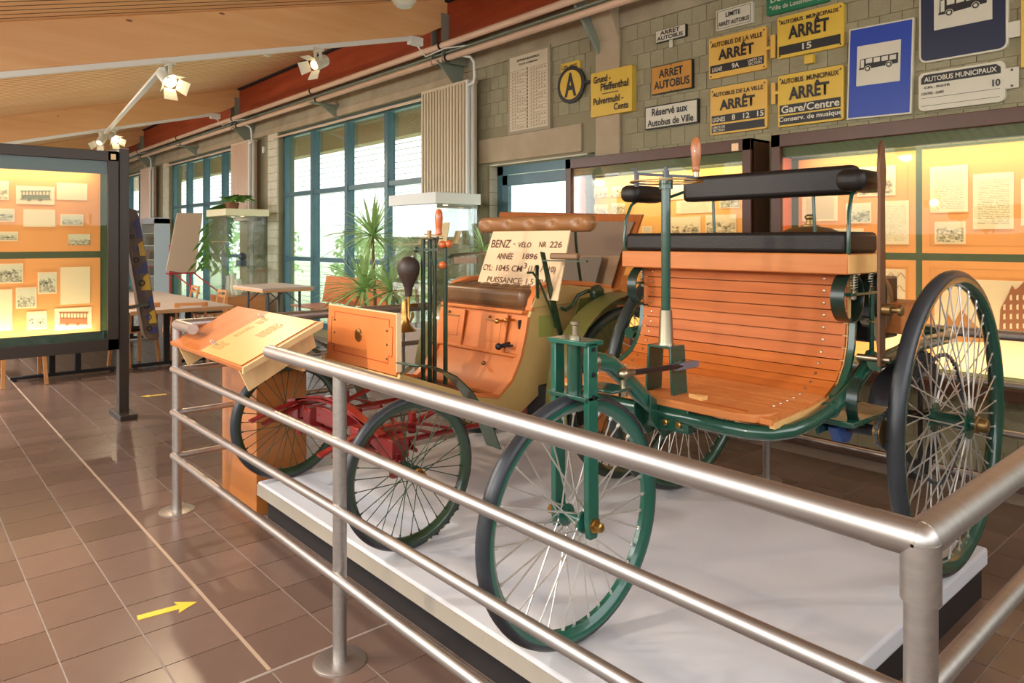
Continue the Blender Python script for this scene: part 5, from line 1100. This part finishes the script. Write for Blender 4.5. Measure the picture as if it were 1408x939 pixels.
# ================================================================== LIGHTS ON THE CEILING
def spotlamp(x, y, z, aim, on, label, spin=0):
    o = thing('track_spotlight', (x, y, z), label, 'spotlight'); a = Vector(aim).normalized(); c = Vector((x, y, z-.16))
    part('track_adapter', MB().box(x-.03, x+.03, y-.06, y+.06, z-.03, z+.0), m_cream, o, bevel=.004)
    part('yoke', MB().beam((x-.06, y, z-.03), (x-.06, y, z-.2), .012, .03, (0, 1, 0)).beam((x+.06, y, z-.03), (x+.06, y, z-.2), .012, .03, (0, 1, 0)).box(x-.06, x+.06, y-.02, y+.02, z-.04, z-.03), m_cream, o)
    part('lamp_housing', MB().lathe([(.05, -.13), (.062, -.12), (.065, .02), (.055, .06), (.05, .06)], c, a, 20), m_cream, o)
    part('lamp_lens', MB().lathe([(.045, 0), (.04, .01)], c+a*.06, a, 20), m_lampon if on else m_dim, o)
    u_ = a.cross(Vector((0, 0, 1))).normalized(); v_ = u_.cross(a)
    for dirn in (u_, -u_, v_, -v_):
        b0 = c+a*.07+dirn*.055; b1 = b0+(a*.8+dirn*.6)*.11; s_ = a.cross(dirn)*.055; b = MB().add([b0-s_, b0+s_, b1+s_*1.2, b1-s_*1.2, b0-s_+dirn*.003, b0+s_+dirn*.003, b1+s_*1.2+dirn*.003, b1-s_*1.2+dirn*.003], [(0, 1, 2, 3), (4, 5, 6, 7), (0, 1, 5, 4), (1, 2, 6, 5), (2, 3, 7, 6), (3, 0, 4, 7)]); part('barn_door', b, m_cream, o)
    if on:
        L = bpy.data.lights.new('spot', 'SPOT'); L.energy = on; L.color = (1, .78, .52); L.spot_size = radians(65); L.spot_blend = .5; L.shadow_soft_size = .03
        s = bpy.data.objects.new('spot', L); COL.objects.link(s); s.parent = o; s.location = c+a*.09-Vector((x, y, z)); s.rotation_euler = (-a).to_track_quat('Z', 'Y').to_euler()
    return o
def under(y): return cz(y)-.44
spotlamp(-7.0, 1.95, under(1.95), (.72, .15, -.55), 120, 'bright lit track spotlight with barn doors under the nearest roof beam')
spotlamp(-7.0, 3.42, under(3.42), (.35, -.85, -.5), 0, 'unlit cream track spotlight under the nearest roof beam, close to the window wall')
spotlamp(-13.7, 2.75, under(2.75), (.5, -.5, -.7), 0, 'upper of two small cream spotlights under the second roof beam')
spotlamp(-13.7, 2.95, under(2.95), (.8, .2, -.45), 60, 'lower small cream spotlight under the second roof beam')
spotlamp(-20.4, 3.2, under(3.2), (.5, .2, -.8), 0, 'small triangular-looking spotlight under the farthest roof beam')
# spotlights over the visitor side, out of the frame, that light the carriages
for (x, y, a_, e) in ((-5.2, -1.2, (.45, .98, -.46), 0), ):
    pass
so = spotlamp(-3.9, -1.6, under(-1.6)+.05, (.12, .93, -.42), 170, 'track spotlight aimed at the four-wheeled carriage from the visitor side'); so2 = spotlamp(-1.1, -1.5, under(-1.5)+.05, (-.12, .9, -.36), 90, 'unseen track spotlight added to light the three-wheeled carriage from the visitor side')  # the three-wheeler's spotlight is added, unseen, for brightness
for x, y, en in ((-9.5, -2.6, 1300), (-3.6, -2.9, 800), (-15.5, -2.4, 1300)):  # unseen uplighters, added to brighten the ceiling
    o = thing('added_uplighter', (x, y, 0), ('farthest' if x < -12 else 'middle' if x < -5 else 'nearest')+' unseen standing uplighter added on the visitor side to brighten the ceiling', 'lamp'); part('pole', MB().cyl((x, y, .03), (x, y, 1.75), .02), m_dgrey, o); part('base', MB().cyl((x, y, 0), (x, y, .03), .16, n=24), m_dgrey, o); part('bowl', MB().lathe([(.03, 0), (.14, .1), (.17, .16), (.16, .16), (.1, .08), (.02, .04)], (x, y, 1.72), (0, 0, 1), 24), m_cream, o)
    L = bpy.data.lights.new('fill_uplight', 'SPOT'); L.energy = en; L.color = (1, .88, .74); L.spot_size = radians(120); L.spot_blend = .8; L.shadow_soft_size = .1
    q = bpy.data.objects.new('fill_uplight', L); COL.objects.link(q); q.parent = o; q.location = (0, 0, 1.86); q.rotation_euler = (radians(180-28), 0, 0)
for i, x in enumerate((-3.9, -9.6, -15.4)):  # unseen globes, added to brighten the background tables and walls
    y = -.45; z = cz(y)-.14
    o = thing('globe_downlight', (x, y, z), ('nearest', 'middle', 'farthest')[i]+' unseen globe ceiling light added over the visitor aisle to brighten the background', 'ceiling light')
    part('globe', MB().lathe([(.03, .13), (.08, .11), (.12, .05), (.133, -.01), (.125, -.07), (.10, -.11), (.075, -.135)], (x, y, z), (0, 0, 1), 24), m_cream, o); part('lens', MB().cyl((x, y, z-.137), (x, y, z-.130), .074, n=24), m_dim, o)
    L = bpy.data.lights.new('added_globe_light', 'AREA'); L.shape = 'DISK'; L.size = .14; L.energy = (70, 190, 190)[i]; L.color = (1, .93, .84)
    q = bpy.data.objects.new('added_globe_light', L); COL.objects.link(q); q.parent = o; q.location = (0, 0, -.145); q.rotation_euler = (radians(35), 0, 0)
gl = thing('globe_downlight', (-6.0, 3.84, 3.9), 'white globe ceiling light at the top edge of the photo', 'ceiling light')
part('globe', MB().lathe([(.03, .17), (.08, .15), (.12, .09), (.133, .03), (.125, -.03), (.10, -.07), (.075, -.095)], (-6.0, 3.84, 3.99), (0, 0, 1), 28), m_cream, gl); part('lens', MB().cyl((-6.0, 3.84, 3.893), (-6.0, 3.84, 3.90), .074, n=28), m_white, gl); part('stem', MB().cyl((-6, 3.84, 4.15), (-6, 3.84, 4.2), .04), m_cream, gl)
for i, (x, y) in enumerate(((-9.4, 3.86), (-16.1, 3.95))):
    o = thing('smoke_detector', (x, y, cz(y)-.1), ('nearer' if i == 0 else 'farther')+' small white smoke detector on the slatted ceiling', 'smoke detector'); part('base', MB().cyl((x, y, cz(y)-.05), (x, y, cz(y)+.01), .06, n=18), m_white, o); part('sensor_head', MB().lathe([(.045, 0), (.05, .02), (.05, .05)], (x, y, cz(y)-.1), (0, 0, 1), 18), m_cream, o)
tag(part('cable_duct', MB().beam((-7.0, 1.9, under(1.9)-.06), (-13.6, 2.8, under(2.8)-.05), .05, .03), m_white), 'pale cable duct slanting between two spotlight beams', 'cable duct')
# ================================================================== RADIATORS
for k in range(3):
    x0 = -7.68-6.7*k; lab = ('tall cream column radiator beside the glazed door', 'tall radiator between the large window and the second window', 'farthest tall radiator between the second and third windows')[k]
    o = thing('column_radiator', (x0+.48, 5.25, 2.0), lab, 'radiator')
    for j in range(16 if k == 0 else 13):
        xx = x0+.03+j*(.062 if k == 0 else .076); part('radiator_column', MB().prism(rrect(xx-.017, xx+.017, 5.16, 5.32, .016, 3), 2, 2.0, 3.47), m_rad if k == 0 else m_pipe, o)
    for z_ in (3.46, 1.97): part('header', MB().box(x0, x0+1.0, 5.17, 5.31, z_, z_+.04), m_rad, o, bevel=.008)
    part('end_columns', MB().prism(rrect(x0+.985, x0+1.02, 5.13, 5.18, .014, 3), 2, 2.0, 3.48).prism(rrect(x0+.985, x0+1.02, 5.2, 5.25, .014, 3), 2, 2.0, 3.48), m_white, o)
    part('supply_pipe', MB().tube([(x0+1.02, 5.15, 3.42), (x0+1.12, 5.15, 3.43), (x0+1.15, 5.14, 3.5), (x0+1.15, 5.13, 3.66), (x0+1.12, 5.1, 3.72), (x0+1.0, 5.04, 3.755)], .016, 8), m_white, o)
    part('drop_pipe', MB().cyl((x0+.95, 5.2, .05), (x0+.95, 5.2, 2.0), .018, n=10).cyl((x0+1.03, 5.2, .05), (x0+1.03, 5.2, 2.0), .018, n=10), m_white, o)
    part('wall_bracket', MB().box(x0+.2, x0+.25, 5.3, WY, 2.2, 2.3).box(x0+.2, x0+.25, 5.3, WY, 3.2, 3.3), m_white, o)
# ================================================================== VITRINES
def vitrine(name, x0, x1, y0, y1, zb, zt, label, mtop, msides):
    o = thing(name, ((x0+x1)/2, (y0+y1)/2, 0), label, 'display case')
    part('plinth', MB().box(x0+.02, x1-.02, y0+.02, y1-.02, 0, zb), msides, o, bevel=.004)
    part('canopy', MB().box(x0-.03, x1+.03, y0-.03, y1+.03, zt-.12, zt), mtop, o, bevel=.004)
    for a, b_, c, d in ((x0, x1, y0, y0+.006), (x0, x1, y1-.006, y1), (x0, x0+.006, y0, y1), (x1-.006, x1, y0, y1)): part('glass_side', MB().box(a, b_, c, d, zb, zt-.12), m_vglass, o)
    for z in (zb+(zt-zb)*.33, zb+(zt-zb)*.62): part('glass_shelf', MB().box(x0+.02, x1-.02, y0+.03, y1-.03, z, z+.008), m_vglass, o)
    part('shelf_edge', MB().box(x0+.02, x1-.02, y0+.03, y0+.036, zb+(zt-zb)*.62, zb+(zt-zb)*.62+.012), m_birch, o)
    b = MB()
    for xx in (x0+.25*(x1-x0), x0+.75*(x1-x0)): b.lathe([(.03, 0), (.025, .006)], (xx, (y0+y1)/2, zt-.12), (0, 0, -1), 14)
    part('downlight', b, m_dim, o); return o
v1 = vitrine('glass_display_case', -7.12, -6.244, 4.4, 4.95, .63, 2.11, 'tall glass display case with white canopy beside the tall radiator', m_white, m_taupe)
zs = .63+1.48*.62+.01
def book(name, x, y, z, w_, d_, h, m, label, tilt=0, grp=None, page=None):
    b = MB(); b.M = Matrix.Translation((x, y, z)) @ Matrix.Rotation(tilt, 4, 'X'); b.box(-w_/2, w_/2, 0, d_, 0, h); o = part(name, b, m, bevel=.002); tag(o, label, 'book' if 'book' in name else 'card', grp); return o
book('standing_book', -6.62, 4.62, zs, .15, .02, .24, mat('book_brown', '#6e3c24', .5), 'dark brown book standing on the upper shelf of the glass case', -.15)
book('standing_document', -6.45, 4.62, zs, .15, .008, .24, m_sepial, 'pale document standing on the upper shelf of the glass case', -.2)
book('standing_book', -6.32, 4.70, zs, .10, .01, .15, m_birch, 'small tan booklet leaning on the upper shelf of the glass case', -.3)
book('standing_document', -6.85, 4.62, zs, .14, .008, .16, mat('card_yellow', '#c9a24e', .5), 'yellowish picture card on the upper shelf of the glass case', -.2)
v2 = vitrine('glass_display_case', -13.35, -12.43, 4.4, 5.1, .62, 2.14, 'glass display case with cream canopy in front of the second radiator, plant on top', mat('cream_canopy', '#dfd7ae', .4), m_lect)
zz = .628
for i, (x, r_, h) in enumerate(((-13.15, .07, .32), (-12.95, .06, .38), (-12.72, .08, .28))):
    o = part('glass_vase', MB().lathe([(r_*.6, 0), (r_, h*.3), (r_*.7, h*.7), (r_*.9, h)], (x, 4.7, zz), (0, 0, 1), 16), m_swhite); tag(o, ('leftmost', 'middle', 'rightmost')[i]+' pale vase at the bottom of the plant-topped display case', 'vase', 'vases in the display case')
o = part('lantern_model', MB().cyl((-12.7, 4.75, zz+.51), (-12.7, 4.75, zz+.62), .09, n=16).sph((-12.65, 4.75, zz+.68), .07, 14), m_dgrey); tag(o, 'dark old lamp on the middle shelf of the plant-topped display case', 'lamp')
# bookcase far left
o = thing('shelf_cabinet', (-19.3, 5.05, 0), 'grey-framed glazed shelf cabinet with books in the far left corner', 'cabinet')
part('cabinet_frame', MB().box(-19.9, -19.86, 4.9, 5.25, 0, 2.12).box(-18.74, -18.7, 4.9, 5.25, 0, 2.12).box(-19.9, -18.7, 4.9, 5.25, 2.0, 2.14).box(-19.9, -18.7, 4.9, 5.25, 0, .3), mat('cabinet_grey', '#a9aeb4', .4), o)
part('cabinet_back', MB().box(-19.86, -18.74, 5.2, 5.22, .3, 2.0), m_card, o)
for z in (.7, 1.1, 1.45, 1.75): part('shelf', MB().box(-19.86, -18.74, 4.92, 5.2, z, z+.02), m_white, o)
part('cabinet_glass', MB().box(-19.86, -18.74, 4.9, 4.905, .3, 2.0), m_vglass, o)
rnd = random.Random(4)
for z in (.72, 1.12, 1.47):
    for j in range(6):
        b = MB().box(-19.75+j*.05, -19.71+j*.05, 4.98, 5.15, z, z+rnd.uniform(.17, .24)); q = part('book', b, [m_redp, m_grip, m_dgrey, m_frameb][rnd.randint(0, 3)]); tag(q, '%s book on the %s shelf of the far cabinet, %s from the left' % ({'red_paint': 'red', 'turned_wood': 'tan', 'grey_iron': 'grey', 'brown_frame': 'dark brown'}[q.data.materials[0].name], {.72: 'lower', 1.12: 'middle', 1.47: 'upper'}[z], ('first', 'second', 'third', 'fourth', 'fifth', 'sixth')[j]), 'book', 'books in the far shelf cabinet')
# ================================================================== EASEL
ea = thing('flip_chart', (-15, 4.45, 0), 'beige flip chart board on red legs near the second window', 'easel')
p0, p1, p2, p3 = at(243, 293, x=-15), at(270, 291, x=-15.0), at(268, 377, x=-14.95), at(228, 372, x=-14.95)
p1 = at(278, 293, x=-15)
quadslab('chart_board', [p3, p2, p1, p0], .03, m_easel, ea)
for (u, s) in ((235, 0), (263, 1)):
    a = at(u, 372, x=-14.9); part('easel_leg', MB().cyl((-14.97, a.y, .0), (-14.97, a.y, 1.5), .018, n=8), m_redp, ea)
    part('easel_stay', MB().cyl((-14.97, a.y, 1.0), (-14.6, a.y+.45, .55), .014, n=8), m_redp, ea)
part('pen_tray', MB().box(-14.98, -14.88, p3.y, p2.y, .93, .96), m_redp, ea)
# ================================================================== TABLES, CHAIRS, BENCH
def table(name, x0, x1, y0, y1, label):
    o = thing(name, ((x0+x1)/2, (y0+y1)/2, 0), label, 'table'); part('table_top', MB().box(x0, x1, y0, y1, .735, .74), m_ttop, o); part('top_edge', MB().box(x0, x1, y0, y1, .69, .735), m_tedge, o, bevel=.003)
    for xx in (x0+.35, x1-.28):
        ym = (y0+y1)/2; part('leg', MB().box(xx-.03, xx+.03, ym-.16, ym-.10, .05, .69).box(xx-.03, xx+.03, ym+.10, ym+.16, .05, .69), m_blackm, o); part('foot_bar', MB().box(xx-.03, xx+.03, y0+.08, y1-.08, .02, .055).box(xx-.03, xx+.03, y0+.1, y0+.14, 0, .02).box(xx-.03, xx+.03, y1-.14, y1-.1, 0, .02), m_blackm, o, bevel=.004)
    part('stretcher', MB().box(x0+.35, x1-.28, (y0+y1)/2-.02, (y0+y1)/2+.02, .60, .66), m_blackm, o)
table('long_table', -13.0, -9.5, 2.22, 3.45, 'long pale table on black T-feet nearest the window wall')
table('long_table', -13.0, -9.5, .98, 2.20, 'long pale table on black T-feet seen behind the standing showcase')
def chair(label):
    o = thing('wooden_chair', (0, 0, 0), label, 'chair')
    part('seat', MB().box(-.2, .2, -.2, .2, .43, .45), m_beech, o, bevel=.008); part('seat_pad', MB().box(-.19, .19, -.19, .19, .45, .475), m_blackl, o, bevel=.01)
    for sx in (-1, 1):
        part('leg', MB().beam((sx*.18, -.17, .43), (sx*.20, -.22, 0), .035, .035, (0, 1, 0)), m_beech, o); part('leg', MB().beam((sx*.18, .17, .43), (sx*.20, .24, 0), .035, .035, (0, 1, 0)), m_beech, o)
        part('back_post', MB().beam((sx*.17, .18, .43), (sx*.17, .25, .80), .03, .03, (0, 1, 0)), m_beech, o)
    part('backrest', MB().box(-.2, .2, .235, .26, .76, .80).box(-.2, .2, .228, .253, .68, .72).box(-.2, -.13, .23, .256, .70, .78).box(.13, .2, .23, .256, .70, .78), m_beech, o, bevel=.006); return o
ch0 = chair('beech chair tucked under the near corner of the long table'); ch0.location = (-9.85, 3.0, 0); ch0.rotation_euler[2] = -pi/2-.2; ch0['group'] = 'beech chairs at the long tables'
for (x, y, r_, lab) in ((-9.62, 1.15, -pi/2, 'beech chair with its legs showing under the standing showcase, at the left'), (-10.3, .75, pi, 'beech chair behind the standing showcase, farther to the left'), (-13.1, 3.85, 0, 'beech chair back showing behind the long table, left one'), (-11.75, 3.85, 0, 'beech chair back showing behind the long table, right one'), (-10.1, 2.4, -pi/2+.3, 'beech chair half hidden by the showcase post')):
    copy_tree(ch0, None, (x, y, 0), r_, lab)
# tall folding table
nc = at(361, 397, z=.98)
tt = thing('folding_table', (nc.x-.4, nc.y+.4, 0), 'small high folding table with pale top in front of the large window', 'table')
xa, ya = at(320, 389, y=nc.y).x, nc.y; yb = at(432, 393, x=nc.x).y
part('table_top', MB().box(xa, nc.x, ya, yb, .955, .98), m_ttop, tt); part('top_edge', MB().box(xa, nc.x, ya, yb, .925, .955), m_tedge, tt, bevel=.003)
for xx in (xa+.25, nc.x-.12):
    for yy in (ya+.12, yb-.15): part('leg', MB().cyl((xx, yy, 0), (xx, yy, .925), .018, n=10), m_dgrey, tt)
    part('leg_brace', MB().cyl((xx, ya+.12, .75), (xx, ya+.32, .92), .008, n=6).cyl((xx, yb-.15, .75), (xx, yb-.35, .92), .008, n=6), m_dgrey, tt)
# slatted bench
bb = thing('slatted_bench', (-9.6, 5.0, 0), 'orange wooden slatted bench on chrome legs below the large window', 'bench')
ys = 4.98; pL = at(443, 416, y=ys); pR = at(530, 416, y=ys); zt = at(443, 378, y=ys).z; zb_ = pL.z
for i in range(12): z = zb_+.02+i*(zt-zb_-.03)/12; part('back_slat', MB().box(pL.x, pR.x, ys+.0+i*.006, ys+.02+i*.006, z, z+.03), m_bench, bb)
for i in range(8): y = ys-.5+i*.062; part('seat_slat', MB().box(pL.x, pR.x, y, y+.05, zb_-.02, zb_), m_bench, bb)
for xx in (pL.x+.1, pR.x-.1): part('leg_frame', MB().tube([(xx, ys-.45, zb_-.03), (xx, ys-.5, .05), (xx, ys-.1, .02), (xx, ys+.06, .05), (xx, ys+.05, zb_), (xx, ys+.1, zt)], .016, 8), m_steel, bb)
# ================================================================== PLANTS
def rosette(c, R, n_, seed, wdt=.022, droop=.5):
    b = MB(); rnd = random.Random(seed)
    for i in range(n_):
        a, e = rnd.uniform(0, 2*pi), rnd.uniform(-.35, 1.35); L = R*rnd.uniform(.75, 1.1); d = Vector((cos(a)*cos(e), sin(a)*cos(e), sin(e))); s = Vector((-sin(a), cos(a), 0)); P = []
        for k in range(6): t = k/5; P.append(Vector(c)+d*L*t+Vector((0, 0, -droop*L*t*t*(1 if e < 1 else .3)*.6)))
        vs = []; 
        for k, p in enumerate(P): w2 = wdt*[.5, .9, 1, .8, .5, .03][k]; vs += [p-s*w2, p+Vector((0, 0, -.006)), p+s*w2]
        fs = []
        for k in range(5): fs += [(k*3, k*3+1, k*3+4, k*3+3), (k*3+1, k*3+2, k*3+5, k*3+4)]
        b.add(vs, fs, True)
    return b
def yucca(x, y, heads, label):
    o = thing('yucca_plant', (x, y, 0), label, 'plant'); part('pot', MB().lathe([(.13, 0), (.17, .26), (.18, .3), (.15, .3)], (x, y, 0), (0, 0, 1), 20), m_pot, o)
    for i, (hx2, hy2, hz, R, n_) in enumerate(heads):
        part('stem', MB().tube([(x, y, .25), ((x+hx2)/2+.03, (y+hy2)/2, hz*.5), (hx2, hy2, hz)], .022, 8), m_stem, o); part('leaf_crown', rosette((hx2, hy2, hz), R, n_, i*7+int(x*10)), m_leaf, o, kind='stuff')
h1 = at(512, 325, y=4.75); h2 = at(500, 398, y=4.5); h3 = at(538, 400, y=4.6)
yucca(-8.1, 4.75, [(h1.x, h1.y, h1.z, .62, 70), (h2.x, h2.y, h2.z, .62, 80), (h3.x, h3.y, h3.z, .5, 60)], 'many-headed yucca with spiky leaves in front of the large window')
h4 = at(570, 345, y=5.0); yucca(-7.6, 5.08, [(h4.x, h4.y, h4.z, .5, 70)], 'yucca with one leaf crown seen through the glass display case')
h5 = at(662, 420, y=4.9); h6 = at(690, 330, y=5.0); yucca(-6.0, 4.9, [(-6.05, 4.9, .9, .38, 40), (-6.1, 4.92, 1.5, .36, 24)], 'yucca behind the cream lettered card by the glazed door')
pt = thing('trailing_plant', (-13.0, 4.7, 2.14), 'trailing broad-leaved plant on top of the cream display case', 'plant'); part('pot', MB().lathe([(.09, 0), (.12, .13), (.10, .13)], (-13.0, 4.7, 2.14), (0, 0, 1), 18), m_pot, pt)
rnd = random.Random(11); lf = MB(); stm = MB()
for i in range(26):
    left = i < 15; a = rnd.uniform(-.8, .8) if not left else rnd.uniform(-.5, .5); P = [Vector((-13.0, 4.7, 2.27))]
    L = rnd.uniform(.3, .5) if not left else rnd.uniform(.5, 1.25); d = Vector((cos(a)*(-1 if left else 1)*.9, sin(a)*.45-.1, .9 if not left else .5))
    for k in range(1, 7): t = k/6; P.append(P[0]+Vector((d.x*L*t, d.y*L*t, d.z*L*t*.8-(1.35 if left else .5)*L*t*t)))
    stm.tube(P, .005, 5)
    for k in range(2, 7):
        for s in (-1, 1):
            q = P[k]; dr_ = (P[k]-P[k-1]).normalized(); sd = Vector((-dr_.y, dr_.x, 0)).normalized()*s; tip = q+(dr_*.7+sd*.7+Vector((0, 0, -.25)))*.26; w2 = dr_.cross(sd).normalized().cross((tip-q).normalized())*.036; m2 = (q+tip)/2
            lf.add([q, m2+w2, tip, m2-w2], [(0, 1, 2, 3)])
part('leaves', lf, m_leaf2, pt, kind='stuff'); part('stems', stm, m_stem, pt)
# wall sockets on the pier
for z, l_ in ((3.3, 'upper'), (1.95, 'lower')):
    o = part('wall_socket', MB().box(-13.28, -13.2, WY-.05, WY, z-.06, z+.06), m_white, bevel=.006); tag(o, l_+' small white switch box on the pier left of the large window', 'switch')
flush_text()
